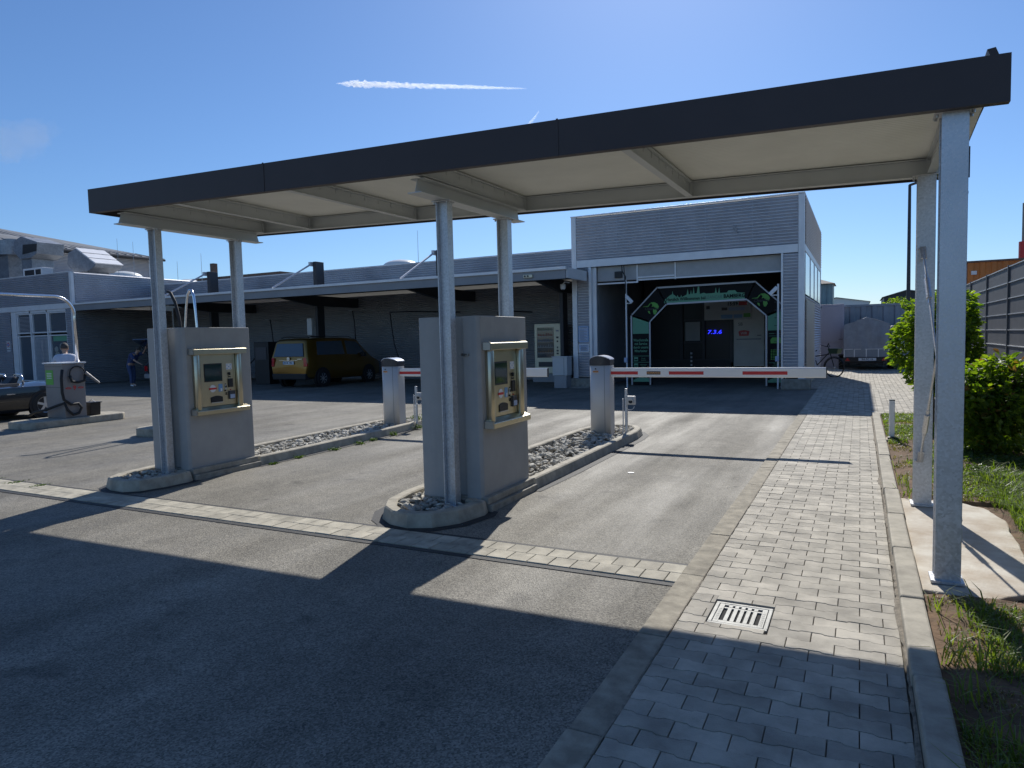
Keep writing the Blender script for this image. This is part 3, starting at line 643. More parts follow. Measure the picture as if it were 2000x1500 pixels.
# ================================================================== barriers
def barrier(label,X0,X1,YF,sx0,bx0,bx1,lab2,vis):
    t=thing('barrier_housing',label,'barrier housing',((X0+X1)/2,YF+.16,.05),group='parking barrier housings')
    n=18; w=X1-X0; bul=.085
    def fy(t): return YF+.07-bul*(1-abs(2*t-1)**2.4)
    poly=[(X1,YF+.26),(X0,YF+.26)]+[(X0+w*k/n,fy(k/n)) for k in range(n+1)]
    b=MB(); b.prism(poly,.02,1.15,'z'); cb=b.build('cabinet',M['housing'],t,smooth=False)
    for p_ in cb.data.polygons: p_.use_smooth=abs(p_.normal.z)<.5 and p_.normal.y<0
    m=18
    def arch(t): return 1.235+.06*math.sin(math.pi*min(1,max(0,t)))**.75
    def capmesh(z0f,z1f,grow):
        vs=[];
        for k in range(m+1):
            tt=k/m; x=X0-grow+(w+2*grow)*tt; yf_=fy(tt)-grow; vs+=[(x,yf_,z0f(tt)),(x,yf_,z1f(tt)),(x,YF+.26+grow,z1f(tt)),(x,YF+.26+grow,z0f(tt))]
        fs=[]
        for k in range(m):
            a=4*k; 
            for q_ in range(4): r_=(q_+1)%4; fs.append((a+q_,a+4+q_,a+4+r_,a+r_))
        fs+=[(0,1,2,3),(4*m+3,4*m+2,4*m+1,4*m)]
        b=MB(); b.add(vs,fs); return b
    capmesh(lambda t_:1.152,arch,.004).build('cap',M['cap'],t)
    capmesh(lambda t_:arch(t_)+.001,lambda t_:arch(t_)+.012,.006).build('lid_trim',M['captop'],t)
    b=MB(); dx=X0+w*.78; b.box(dx-.002,dx+.002,fy(.78)-.001,fy(.78)+.02,.05,1.148); b.build('door_gap',M['cap'],t)
    cx=X0+w*.38; b=MB(); b.box(cx-.045,cx+.045,YF-.019,YF-.008,1.045,1.07); pl=b.build('maker_plate',M['orange'],t)
    text('maker_print','HÖRMANN',.02,M['signblk'],pl,(cx,YF-.0195,1.057),ext=.0005,sx=.8)
    b=MB(); b.tube([(cx,YF-.019,1.10),(cx,YF-.005,1.10)],.012,12); b.build('lock',M['cap'],t)
    # boom
    YB=YF+.14; zc=1.035; h=.072
    bt=thing('barrier_boom',lab2,'barrier arm',(bx0,YB,zc),group='lowered barrier arms')
    n=12; prof=[]
    hw=.022
    prof=[(YB-hw,zc-h+.01),(YB-hw*.5,zc-h),(YB+hw*.5,zc-h),(YB+hw,zc-h+.01),(YB+hw,zc+h-.015),(YB+hw*.5,zc+h),(YB-hw*.5,zc+h),(YB-hw,zc+h-.015)]
    b=MB(); b.prism(prof,bx0,bx1,'x'); b.build('arm',M['boom'],bt,bevel=.004)
    b=MB(); b.prism([(p[0],p[1]) for p in prof],bx1+.001,bx1+.012,'x'); b.build('end_cap',M['cap'],bt)
    for xa,xb in vis:
        b=MB(); b.box(xa,xb,YB-hw-.002,YB-hw+.001,zc-.030,zc+.018); b.build('red_stripe',M['red'],bt)
    return t,bt
barrier('grey barrier cabinet with dark domed lid on the right gravel island',-3.80,-3.47,10.17,0,-3.47,-.41,'white barrier arm with red stripes lowered across the right lane',[(-3.47,-3.04),(-2.56,-2.05),(-1.50,-.90)])
bt=[o for o in C.objects if o.name.startswith('barrier_boom')][0]
b=MB(); b.box(-2.90,-2.69,10.284,10.2885,1.005,1.055); pl=b.build('maker_plate',M['darkplate'],bt)
text('maker_print','HÖRMANN',.042,M['orange'],pl,(-2.795,10.2835,1.03),ext=.0005,bold=.001)
barrier('grey barrier cabinet with dark domed lid on the left gravel island',-7.86,-7.50,10.17,0,-7.50,-4.56,'white barrier arm lowered across the left lane, behind the right kiosk',[(-7.50,-6.3),(-5.6,-5.1)])
def sensor(label,X,Y,dx):
    t=thing('light_sensor',label,'light barrier',(X,Y,.1),group='light barriers beside the barrier cabinets')
    b=MB(); b.box(X-.02,X+.02,Y-.015,Y+.015,.05,.78); b.box(X-.06,X-.045,Y-.01,Y+.01,.05,.62); b.build('post',M['galv'],t,bevel=.003)
    b=MB(); b.tube([(X-.04,Y,.42),(X+.02,Y+.0,.40)],.006,6); b.tube(arc((X+.07,Y-.03,.52),.07,180,350,10),.004,6); b.build('cable',M['white'],t)
    b=MB(); b.box(X+.02*dx-.02,X+.13*dx+.02,Y-.035,Y+.03,.53,.665); h=b.build('head',M['housing'],t,bevel=.01)
    b=MB(); b.tube([(X+.09,Y-.07,.585),(X+.09,Y-.034,.59)],.042,18); b.build('lens_hood',M['housing'],h)
    b=MB(); b.tube([(X+.09,Y-.072,.585),(X+.09,Y-.0705,.585)],.032,18); b.build('lens',M['black'],h)
sensor('small grey light sensor on a post beside the right barrier cabinet',-3.26,10.38,1)
sensor('small grey light sensor on a post beside the left barrier cabinet',-7.22,10.38,1)
# bollard by the garden kerb
t=thing('bollard','short square aluminium post on a concrete footing in the grass strip','bollard',(.41,11.05,.05))
b=MB(); b.box(.375,.445,11.02,11.08,.05,.60); b.build('post',M['boom'],t,bevel=.004)
b=MB(); b.box(.373,.447,11.018,11.082,.60,.612); b.build('cap',M['cap'],t)
b=MB(); b.box(.36,.46,11.0,11.10,.055,.075); b.tube([(.36,10.99,.075),(.42,10.97,.08),(.50,10.96,.075),(.53,10.99,.07)],.016,8); b.build('base_plate',M['black'],t)
b=MB(); b.prism([(.30,10.92),(.42,10.88),(.58,10.93),(.57,11.14),(.40,11.2),(.29,11.1)],.0,.06,'z'); b.build('footing',M['pad'],t,bevel=.01)

b=MB(); b.prism([(-2.42,7.71),(-2.39,7.69),(-2.34,7.71),(-2.35,7.745),(-2.40,7.75)],.003,.006,'z'); o=b.build('paint_spot',M['white']); tag(o,'small white paint spot on the asphalt of the right lane','paint spot')

# sandy dirt gathered in the gutter beside the garden kerb
def gut(x,y): return 0
vs=[];fs=[];rg_=random.Random(12); y=1.0; k=0
while y<14.2:
    w=.010+.05*max(0,noise.noise(Vector((y*1.3,3,1))))+.02*abs(noise.noise(Vector((y*7,1,8)))); vs+=[(.216,y,.028),(.216-w*.6,y,.0262),(.216-w,y,.0205)]; k+=1; y+=.03
for i in range(k-1):
    for j in range(2): a=i*3+j; fs.append((a,a+1,a+4,a+3))
raw('gutter_sand',vs,fs,mat('gutter_sand',(.27,.235,.185),.95,var=.4,vs=30,bump=.8,bs=150),kind='structure')
vs=[];fs=[]; y=1.0; k=0
while y<14.2:
    w=.003+.014*max(0,noise.noise(Vector((y*2,7,1)))); vs+=[(-.897-.002,y,.0225),(-.897+w,y,.0225)]; k+=1; y+=.04
for i in range(k-1): a=i*2; fs.append((a,a+1,a+3,a+2))
raw('joint_sand',vs,fs,bpy.data.materials['gutter_sand'],kind='structure')
# ================================================================== wash hall
h=thing('wash_hall','tall corrugated aluminium car wash hall with its wide roller door open','car wash hall',(-4.83,20.8,0))
b=MB(); b.corr((-8.10,20.8),(-1.55,20.8),4.035,5.37,.085,.038); b.build('attic_cladding',M['side'],h)
b=MB(); b.corr((-8.09,20.8),(-7.71,20.8),.29,3.79,.085,.038); b.build('pier_cladding',M['side'],h)
b=MB(); b.corr((-1.93,20.8),(-1.55,20.8),.32,3.79,.085,.038); b.build('pier_cladding',M['side'],h)
b=MB(); b.corr((-1.40,20.98),(-1.40,29.6),4.035,5.37,.085,.038); b.build('side_cladding',M['side'],h)
b=MB(); b.corr((-8.26,29.6),(-8.26,20.95),3.3,5.37,.085,.038); b.build('side_cladding',M['side'],h)
b=MB(); b.corr((-1.40,20.98),(-1.40,29.6),.05,2.62,.085,.038); b.build('side_cladding',M['side'],h)
for x0,x1,z0 in ((-8.27,-8.105,.0),(-1.545,-1.385,.0)):
    b=MB(); b.box(x0,x1,20.765,20.96,z0,5.39); b.build('corner_trim',M['trim'],h,bevel=.01)
b=MB(); b.box(-8.10,-1.55,20.765,20.80,3.80,4.03); b.build('band_trim',M['trim'],h,bevel=.006)
b=MB(); b.box(-8.28,-1.375,20.75,21.0,5.392,5.43); b.box(-1.44,-1.375,21.002,29.62,5.392,5.43); b.build('parapet_cap',M['trim'],h,bevel=.004)
b=MB(); b.box(-1.405,-1.375,20.97,29.6,3.85,4.03); b.build('side_band_trim',M['trim'],h,bevel=.004)
for x0,x1 in ((-7.705,-7.62),(-1.99,-1.935)):
    b=MB(); b.box(x0,x1,20.76,20.95,.02,3.795); b.build('jamb_trim',M['trim'],h,bevel=.005)
b=MB(); b.box(-7.615,-7.49,20.88,20.96,.02,3.79); b.build('door_guide',M['trim'],h,bevel=.004)
b=MB(); b.box(-7.488,-1.992,21.0,21.25,3.34,3.80); b.build('shutter_housing',M['shutter'],h,bevel=.005)
b=MB(); b.box(-7.48,-6.15,20.96,20.998,3.24,3.285); b.box(-6.145,-1.995,20.96,20.998,3.30,3.34); b.build('shutter_edge',M['trim'],h)
b=MB(); b.box(-6.20,-6.16,20.965,20.998,3.28,3.79); b.box(-5.02,-4.98,20.965,20.998,3.28,3.79); b.box(-6.15,-5.03,20.965,20.998,3.38,3.42); b.build('access_panel_frame',M['trim'],h)
b=MB(); b.box(-6.90,-6.66,20.94,20.998,3.42,3.62); o=b.build('vent_box',M['black'],h)
b=MB(); [b.box(-6.88,-6.68,20.93,20.939,3.45+.04*k,3.465+.04*k) for k in range(4)]; b.build('vent_slats',M['metaldark'],h)
for X in (-6.75,-5.4,-4.05,-2.75):
    b=MB(); b.box(X-.003,X+.003,20.7585,20.764,4.04,5.385); b.build('sheet_joint',M['side'],h)
b=MB(); [b.sph((-3.22+dx,20.76,4.58+dz),(r_,.006,r_*1.1),8,5) for dx,dz,r_ in ((0,0,.05),(.04,-.05,.025),(.02,.08,.03),(-.05,.03,.02),(.07,-.1,.02))]; b.build('stain',M['sided'],h)
# windows in right side
for k in range(4):
    y=21.2+k*2.05
    f=MB(); f.box(-1.41,-1.385,y,y+1.98,2.66,3.83); f=f.build('window',M['glassl'],h)
    b=MB(); b.box(-1.40,-1.37,y+1.98,y+2.05,2.64,3.849); b.build('window_mullion',M['trim'],f)
b=MB(); b.box(-1.37,-1.352,21.25,25.0,.0,2.52); b.build('chequer_plate_guard',M['chequer'],h)
b=MB(); b.box(-8.24,-1.42,21.0,29.58,5.25,5.33); b.build('roof',M['roof'],h)
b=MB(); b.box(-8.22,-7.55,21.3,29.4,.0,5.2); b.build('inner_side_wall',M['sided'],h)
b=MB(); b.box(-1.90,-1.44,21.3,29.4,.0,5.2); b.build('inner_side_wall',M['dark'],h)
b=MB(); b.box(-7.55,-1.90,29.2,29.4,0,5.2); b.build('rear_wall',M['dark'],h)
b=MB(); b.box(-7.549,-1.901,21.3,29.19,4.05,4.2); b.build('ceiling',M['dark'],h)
for x0,x1 in ((-8.52,-7.62),(-1.96,-1.20)):
    b=MB(); b.box(x0,x1,20.52,20.755,.0,.285); b.build('concrete_plinth',M['plinth'],h,bevel=.012)
b=MB(); b.prism([(20.3,.0),(20.52,.0),(20.52,.03),(20.32,.02)],-8.6,-7.6,'x'); b.build('plinth_foot',M['plinth'],h)
# operator booth inside, Y=26
bo=thing('operator_booth','dim booth with framed windows and pale door deep inside the wash hall','booth',(-4.4,26.2,0))
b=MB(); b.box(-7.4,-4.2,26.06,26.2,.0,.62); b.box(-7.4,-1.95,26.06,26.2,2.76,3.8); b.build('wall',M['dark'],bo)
b=MB(); b.box(-6.04,-5.93,25.98,26.06,.62,2.74); b.box(-5.21,-5.12,25.98,26.06,.62,2.74); b.box(-5.92,-5.22,25.99,26.05,2.10,2.16); b.box(-5.92,-5.22,25.99,26.05,1.27,1.33); b.box(-7.4,-4.2,25.99,26.05,.62,.67); b.box(-4.22,-4.12,25.98,26.06,.55,2.15); b.build('window_frame',M['metaldark'],bo)
b=MB(); b.box(-5.84,-5.30,26.0,26.03,1.36,2.06); b.build('white_board',mat('grey_board',(.38,.38,.36),.5),bo)
for x0,x1 in ((-7.38,-6.05),(-5.92,-5.22),(-5.11,-4.23)):
    b=MB(); b.box(x0,x1,26.07,26.09,.67,2.75); b.build('window_pane',M['glassi'],bo)
wd=MB(); wd.box(-4.10,-3.05,26.0,26.06,.40,2.6); wd.box(-3.03,-2.0,26.0,26.06,.40,2.6); wd=wd.build('door',mat('booth_door',(.74,.72,.66),.5,var=.1,vs=2),bo,bevel=.01)
b=MB(); b.box(-4.0,-3.15,25.985,25.999,1.36,1.40); b.box(-2.98,-2.1,25.985,25.999,1.36,1.40); b.build('door_rail',M['sided'],wd)
b=MB(); b.box(-3.28,-3.14,25.94,25.96,1.50,1.52); b.build('handle',M['black'],wd)
b=MB(); pts=[(-3.90,1.50),(-3.58,1.50),(-3.55,1.66),(-3.62,1.69),(-3.74,1.705),(-3.86,1.69),(-3.93,1.66)]; b.prism(pts,25.985,25.995,'y'); st=b.build('red_sticker',M['red'],wd)
text('sticker_print','WIR',.13,M['white'],st,(-3.74,25.983,1.59),ext=.001,sx=.9)
text('notice_print','SB',.16,M['black'],wd,(-3.86,25.995,1.92),ext=.001)
pb=thing('price_board','white price board with red, blue and green fields above the booth window','price board',(-4.3,25.9,2.1))
b=MB(); b.box(-5.12,-3.48,25.90,25.95,2.10,2.76); b.build('panel',mat('board_white',(.55,.55,.53),.5),pb)
text('price_digits','15:59',.17,M['signblk'],pb,(-4.12,25.897,2.66),ext=.001,bold=.004)
for x0,x1,z0,z1,m,nm in ((-5.05,-4.92,2.50,2.62,M['darkplate'],'symbol_field'),(-3.90,-3.62,2.60,2.73,M['red'],'red_field'),(-4.5,-4.3,2.44,2.54,M['darkplate'],'symbol_field'),(-4.25,-3.7,2.42,2.54,M['bluep'],'pale_blue_field'),(-4.52,-4.12,2.14,2.28,M['blue'],'blue_field'),(-4.08,-3.78,2.15,2.28,M['blue'],'blue_field'),(-3.74,-3.50,2.17,2.31,M['lime'],'green_field')):
    b=MB(); b.box(x0,x1,25.893,25.899,z0,z1); b.build(nm,m,pb)
ne=thing('neon_sign','glowing blue neon sign in the dark booth window','neon sign',(-4.75,25.9,1.6))
text('neon_tubes','7.3.6',.2,M['neon'],ne,(-4.76,25.9,1.66),ext=.004,sx=1.35,shear=.15)
ps=thing('guide_post','small black and white banded guide post inside the wash hall','guide post',(-5.55,25.2,0))
b=MB(); b.tube([(-5.45,25.2,.4),(-5.45,25.2,1.02)],.03,10); b.build('post',M['black'],ps)
b=MB(); [b.tube([(-5.45,25.2,.46+.14*k),(-5.45,25.2,.53+.14*k)],.034,10) for k in range(4)]; b.build('white_bands',M['white'],ps)
# welcome arch at the door
wa=thing('welcome_arch','black and green welcome arch standing in the hall doorway','entrance arch',(-4.22,21.6,0))
O=[(-6.57,0.02),(-6.57,2.25),(-5.73,3.09),(-2.78,3.11),(-1.93,2.30),(-1.93,.02)]
I=[(-5.97,0.02),(-5.97,2.03),(-5.42,2.57),(-3.02,2.60),(-2.47,2.10),(-2.47,.02)]
names=['left_leg','left_corner_panel','header_panel','right_corner_panel','right_leg']; panels=[]
for k in range(5):
    b=MB(); b.prism([O[k],I[k],I[k+1],O[k+1]],21.60,21.85,'y'); panels.append(b.build(['leg','corner_panel','header_panel','corner_panel','leg'][k],M['signblk'],wa))
    b=MB(); q=[O[k],O[k+1],I[k+1],I[k]]
    for i in range(4):
        p0,p1=q[i],q[(i+1)%4]
        if k in (0,4) and i in ((3,) if k==0 else (1,)): continue
        b.bar((p0[0],21.592,p0[1]),(p1[0],21.592,p1[1]),.012,.035,(0,1,0)) if False else b.hexa([(p0[0],21.58,p0[1]-.026),(p1[0],21.58,p1[1]-.026),(p1[0],21.598,p1[1]-.026),(p0[0],21.598,p0[1]-.026),(p0[0],21.58,p0[1]+.026),(p1[0],21.58,p1[1]+.026),(p1[0],21.598,p1[1]+.026),(p0[0],21.598,p0[1]+.026)]) if abs(p0[0]-p1[0])>.1 else b.box(p0[0]-.024,p0[0]+.024,21.579,21.599,min(p0[1],p1[1]),max(p0[1],p1[1]))
    b.build('aluminium_edge',mat('arch_edge',(.42,.43,.46),.45,.5) if k==0 else bpy.data.materials['arch_edge'],panels[k])
hp=panels[2]
sil=[(-5.40,2.60),(-3.05,2.625),(-3.10,2.80)]
for x,z in [(-3.25,2.84),(-3.33,2.90),(-3.48,2.90),(-3.56,2.83),(-3.80,2.83),(-3.83,3.02),(-3.87,2.84),(-3.92,2.84),(-3.95,3.02),(-3.99,2.84),(-4.2,2.84),(-4.35,2.82),(-4.55,2.86),(-4.62,3.06),(-4.68,2.86),(-4.78,2.86),(-4.83,3.08),(-4.87,2.88),(-4.92,2.88),(-4.95,2.99),(-4.99,2.87),(-5.02,2.86),(-5.06,3.01),(-5.11,2.84),(-5.2,2.83)]: sil.append((x,z))
# repack: widen spire group to the left, then abbey hill
sil=[(-5.41,2.60),(-3.04,2.625),(-3.08,2.80),(-3.30,2.82),(-3.36,2.89),(-3.55,2.89),(-3.60,2.83),(-3.80,2.83),(-3.82,3.0),(-3.85,2.84),(-3.89,2.84),(-3.92,3.0),(-3.95,2.84),(-4.20,2.83),(-4.28,2.86),(-4.40,2.83),(-4.42,3.06),(-4.455,3.06),(-4.49,2.86),(-4.56,2.85),(-4.585,3.05),(-4.615,2.85),(-4.65,2.84),(-4.665,2.97),(-4.69,2.84),(-4.74,2.83),(-4.765,3.0),(-4.80,2.83),(-4.95,2.76),(-4.97,2.83),(-4.99,2.76),(-5.06,2.77),(-5.08,2.83),(-5.11,2.77),(-5.16,2.82),(-5.22,2.86),(-5.235,2.96),(-5.255,2.86),(-5.32,2.83),(-5.44,2.74),(-5.50,2.69)]
b=MB()
for i in range(1,len(sil)-2):
    pass
xs=sorted(set(p[0] for p in sil[2:]))
top=sorted(sil[2:],key=lambda p:p[0])
for i in range(len(top)-1):
    (xa,za),(xb,zb_)=top[i],top[i+1]
    lo=2.597
    b.add([(xa,21.585,lo),(xb,21.585,lo),(xb,21.585,zb_),(xa,21.585,za),(xa,21.597,lo),(xb,21.597,lo),(xb,21.597,zb_),(xa,21.597,za)],[(0,1,2,3),(4,7,6,5),(3,2,6,7),(0,4,5,1)]+([(0,3,7,4)] if i==0 else [])+([(1,5,6,2)] if i==len(top)-2 else []))
b.build('skyline_print',M['green'],hp)
text('greeting_print','Herzlich Willkommen bei',.135,M['signblk'],hp,(-4.83,21.581,2.70),ext=.0015,bold=.003,sx=.86,rot=(math.pi/2,-.005,0))
text('greeting_print','BAMBERG',.155,M['signblk'],hp,(-3.38,21.581,2.72),ext=.0015,bold=.005,sx=.92)
text('logo_print','CLEANCAR',.14,mat('logo_grey',(.10,.20,.16),.4),hp,(-4.02,21.581,2.715),ext=.0015,bold=.001,sx=.80,shear=.1)
def globe(cx,cz,par):
    g=MB(); r=.205
    for poly in ([(-.1,.26),(.05,.27),(.18,.20),(.25,.08),(.20,-.02),(.10,.02),(.02,.10),(-.06,.08),(-.02,.16)],[(.0,-.03),(.12,-.02),(.17,-.12),(.10,-.24),(.03,-.24),(.0,-.14)],[(-.22,-.08),(-.14,-.1),(-.12,-.22),(-.2,-.16)],[(-.42,.09),(-.2,.09),(-.08,.25),(-.14,.22),(-.22,.12),(-.42,.10)]):
        g.prism([(cx+x*r/.27,cz+z*r/.27) for x,z in poly],21.588,21.598,'y')
    g.build('globe_print',M['lime'],par)
    text('logo_print','CleanCar',.12,M['metaldark'],par,(cx-.04,21.584,cz+.0),ext=.001,bold=.002,shear=.2)
globe(-5.86,2.44,panels[1]); globe(-2.56,2.55,panels[3])
for k,(x0,x1,zt) in ((0,(-6.53,-6.01,2.03)),(4,(-2.43,-1.97,2.10))):
    g=MB(); o_=2.22 if k==0 else 2.08; i_=2.02 if k==0 else 2.27
    g.add([(x0,21.588,1.66),(x1,21.588,1.66),(x1,21.588,i_),(x0,21.588,o_),(x0,21.598,1.66),(x1,21.598,1.66),(x1,21.598,i_),(x0,21.598,o_)],[(0,1,2,3),(4,7,6,5),(3,2,6,7),(0,4,5,1),(0,3,7,4),(1,5,6,2)]); g.build('green_field',M['green'],panels[k])
text('service_print','Waschstraße\nmit Service\ndurch unsere\nMitarbeiter',.115,M['green'],panels[0],(-6.27,21.594,1.28),ext=.0015,bold=.002,sx=.8,space=1.0)
g=MB()
for z in (.94,.74,.54): g.box(-6.53,-6.01,21.592,21.5985,z,z+.012)
g.build('divider_line',M['green'],panels[0])
for z,nm,tx in ((.78,'icon_field','Portal-\nwaschen'),(.58,'icon_field','Lieferwagen\nService')):
    g=MB(); g.box(-6.50,-6.37,21.590,21.5985,z,z+.13); o=g.build(nm,M['green'],panels[0]); g=MB(); g.box(-6.485,-6.385,21.586,21.5895,z+.03,z+.07); g.build('icon_print',M['signblk'],o)
    text('service_print',tx,.055,M['green'],panels[0],(-6.19,21.594,z+.065),ext=.001,sx=.85)
text('service_print','Vans + Transporter',.05,M['green'],panels[0],(-6.27,21.594,.50),ext=.001,sx=.9)
for k,x0,x1 in ((0,-6.53,-6.01),(4,-2.43,-1.97)):
    g=MB(); n=9
    for i in range(n):
        xa=x0+(x1-x0)*i/n; xb=x0+(x1-x0)*(i+1)/n; hh=[.06,.1,.12,.2,.3,.2,.14,.22,.12][i]; g.box(xa+.001,xb,21.59,21.5985,.12,.14+hh*.8)
    g.build('skyline_print',M['green'],panels[k])
g=MB(); cx,cz=-2.2,1.36
g.prism([(cx-.15,cz-.08),(cx+.15,cz-.08),(cx+.16,cz+.02),(cx+.11,cz+.09),(cx-.11,cz+.09),(cx-.16,cz+.02)],21.590,21.598,'y'); g.build('car_print',M['lime'],panels[4])
g=MB()
for r_ in range(7):
    for c_ in range(5): x=cx-.15+c_*.065; z=.80+r_*.045; g.box(x,x+.045,21.59,21.598,z,z+.022)
g.build('tyre_print',M['lime'],panels[4])
text('service_print','Reifen\nund Felgen',.055,M['green'],panels[4],(cx,21.594,.64),ext=.001)
g=MB(); g.box(-2.40,-2.0,21.592,21.5985,1.56,1.572); g.box(-2.40,-2.0,21.592,21.5985,1.49,1.50); g.box(-2.40,-2.0,21.592,21.5985,.70,.71); g.build('divider_line',M['green'],panels[4])
# pipes with floodlight heads at the door
def wash_pipe(label,x,z0,z1,side,hz):
    t=thing('standpipe',label,'standpipe',(x,20.7,0),group='standpipes at the wash hall door')
    b=MB(); b.tube([(x,20.7,z0),(x,20.7,z1)],.026,10); b.build('pipe',M['white'],t)
    b=MB(); b.bar((x+.02*side,20.66,hz),(x+.22*side,20.62,hz-.2),.10,.05,(0,1,0)); b.bar((x,20.69,hz-.22),(x+.2*side,20.64,hz-.22),.03,.03); b.build('spotlight',M['white'],t,bevel=.008)
    b=MB(); b.box(x-.07,x+.03,20.62,20.72,.78,.93); b.build('valve_box',M['bluep'],t,bevel=.01); b=MB(); b.box(x+.0,x+.12,20.64,20.72,.42,.55); b.build('valve_box',M['bluep'],t,bevel=.01)
    b=MB(); [b.box(x-.10,x-.03,20.69,20.71,.9+.22*k,.915+.22*k) for k in range(8)]; b.build('clips',M['metaldark'],t)
wash_pipe('tall white standpipe with spotlight left of the welcome arch',-6.46,.0,3.32,1,2.82)
wash_pipe('white standpipe with spotlight beside the right door pier',-2.06,.0,2.95,-1,2.86)
t=thing('cable_run','dark cables hanging down the door from under the band','cable',(-6.6,20.7,3.3)); b=MB(); b.tube([(-6.60,20.74,3.78),(-6.58,20.72,3.6),(-6.47,20.70,3.42),(-6.46,20.66,2.9)],.02,6); b.tube([(-6.53,20.74,3.78),(-6.50,20.72,3.3)],.014,6); b.build('cables',M['black'],t)
def sign(nm,label,x0,x1,z0,z1,y,m,frame,lines,cat='notice'):
    t=thing(nm,label,cat,((x0+x1)/2,y,z0)); b=MB(); b.box(x0,x1,y-.012,y,z0,z1); b.build('panel',m,t)
    b=MB(); f=.018; b.box(x0-f,x0,y-.014,y,z0-f,z1+f); b.box(x1,x1+f,y-.014,y,z0-f,z1+f); b.box(x0,x1,y-.014,y,z0-f,z0); b.box(x0,x1,y-.014,y,z1,z1+f); b.build('frame',frame,t)
    return t
s1=sign('notice_board','blue-framed notice board on the left door pier, upper of two',-8.06,-7.745,1.46,1.94,20.775,M['bluep'],M['blue'],12)
text('notice_print','Waschbedingungen',.034,M['darkplate'],s1,(-7.9,20.762,1.90),ext=.0005,sx=.9); b=MB(); [b.box(-8.03,-7.78-.05*(k%3),20.7615,20.7628,1.49+.03*k,1.497+.03*k) for k in range(12)]; b.build('print_lines',M['darkplate'],s1)
s2=sign('notice_board','small pale blue notice on the left door pier, below the framed board',-8.06,-7.74,1.14,1.36,20.775,M['bluep'],M['trim'],5)
text('notice_print','Videoüberwachung',.034,M['darkplate'],s2,(-7.9,20.762,1.32),ext=.0005,sx=.9); b=MB(); [b.box(-8.0,-7.78-.04*(k%2),20.7615,20.7628,1.17+.032*k,1.182+.032*k) for k in range(4)]; b.build('print_lines',M['darkplate'],s2)
# waste box and vending machine
t=thing('steel_locker','grey steel box with sloping top beside the left door plinth','steel box',(-8.45,20.25,0)); 
b=MB(); b.box(-8.72,-8.22,20.1,20.5,.40,.98); b.build('upper_box',M['housing'],t,bevel=.01); b=MB(); b.box(-8.68,-8.26,20.12,20.5,.0,.398); b.build('base',M['sided'],t,bevel=.006); b=MB(); b.box(-8.74,-8.20,20.08,20.52,.982,1.0); b.build('lid',M['trim'],t); b=MB(); b.box(-8.33,-8.325,20.094,20.1,.42,.96); b.build('door_gap',M['black'],t)
t=thing('vending_machine','cream steel vending machine with dark glass front against the back wall','vending machine',(-10.15,23.2,.28))
b=MB(); b.box(-10.66,-9.60,22.95,23.65,.30,2.12); b.build('cabinet',M['vend'],t,bevel=.02)
b=MB(); b.box(-10.55,-9.88,22.942,22.949,.88,1.98); g=b.build('glass_front',M['glass'],t)
b=MB(); [b.box(-10.53,-9.90,22.938,22.9415,1.05+.2*k,1.06+.2*k) for k in range(5)]; b.build('shelf_edge',M['housing'],g)
rv=random.Random(4)
for k,m in enumerate((M['orange'],M['white'],M['blue'],M['red'],M['green'])):
    b=MB(); 
    for j in range(9): x=-10.5+j*.066; z=1.065+.2*(k%5); b.box(x,x+.035,22.9385,22.9415,z,z+rv.uniform(.05,.11))
    b.build('goods',mat('goods_%d'%k,tuple(c*.35 for c in (m.node_tree.nodes['Principled BSDF'].inputs[0].default_value[:3])),.5),g)
b=MB(); b.box(-10.50,-9.92,22.942,22.949,.55,.73); b.build('delivery_flap',M['darkplate'],t)
for z,w,m in ((1.82,.1,'purple'),(1.58,.09,'black'),(1.44,.06,'black'),(1.22,.05,'darkplate'),(1.10,.08,'darkplate'),(1.0,.08,'darkplate')):
    b=MB(); b.box(-9.74-w/2,-9.74+w/2,22.942,22.949,z,z+.06); b.build('control',M[m],t)
b=MB(); b.box(-10.70,-9.5,22.85,23.7,.0,.295); b.build('pedestal',M['sided'],t)
# ================================================================== shelter row
s=thing('wash_bay_shelter','long dark self-service shelter with corrugated attic and flat eave','shelter',(-19.6,21,0))
b=MB(); b.corr((-31.6,23.2),(-8.3,23.2),4.02,4.70,.085,.038); b.build('attic_cladding',M['side'],s)
b=MB(); b.box(-31.6,-8.3,23.17,23.28,4.705,4.75); b.build('attic_cap',M['trim'],s)
b=MB(); b.box(-31.6,-8.28,23.29,36,4.3,4.45); b.build('rear_roof',M['roof'],s)
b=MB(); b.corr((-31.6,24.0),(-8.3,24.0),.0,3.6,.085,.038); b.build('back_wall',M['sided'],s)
b=MB(); b.hexa([(-31.68,19.10,3.52),(-7.80,19.10,3.52),(-7.80,23.16,3.86),(-31.68,23.16,3.86),(-31.68,19.10,3.60),(-7.80,19.10,3.60),(-7.80,23.16,4.0),(-31.68,23.16,4.0)]); b.build('roof_deck',M['roof'],s)
b=MB(); b.prism([(19.0,3.34),(19.07,3.34),(19.07,3.62),(19.0,3.60)],-31.68,-7.78,'x'); b.build('eave_fascia',mat('eave_grey',(.28,.29,.31),.5,.3,var=.1,vs=1),s)
b=MB(); b.prism([(18.93,3.60),(19.12,3.60),(19.12,3.665),(18.93,3.68)],-31.7,-7.74,'x'); b.build('gutter',M['trim'],s,bevel=.006)
b=MB(); b.box(-7.80,-7.74,19.08,20.7,3.36,3.67); b.build('eave_return',M['trim'],s)
for k in range(3):
    b=MB(); y=20.1+k*1.2; b.box(-31.5,-8.0,y,y+.10,3.42+.1*k,3.58+.1*k); b.build('purlin',M['metaldark'],s)
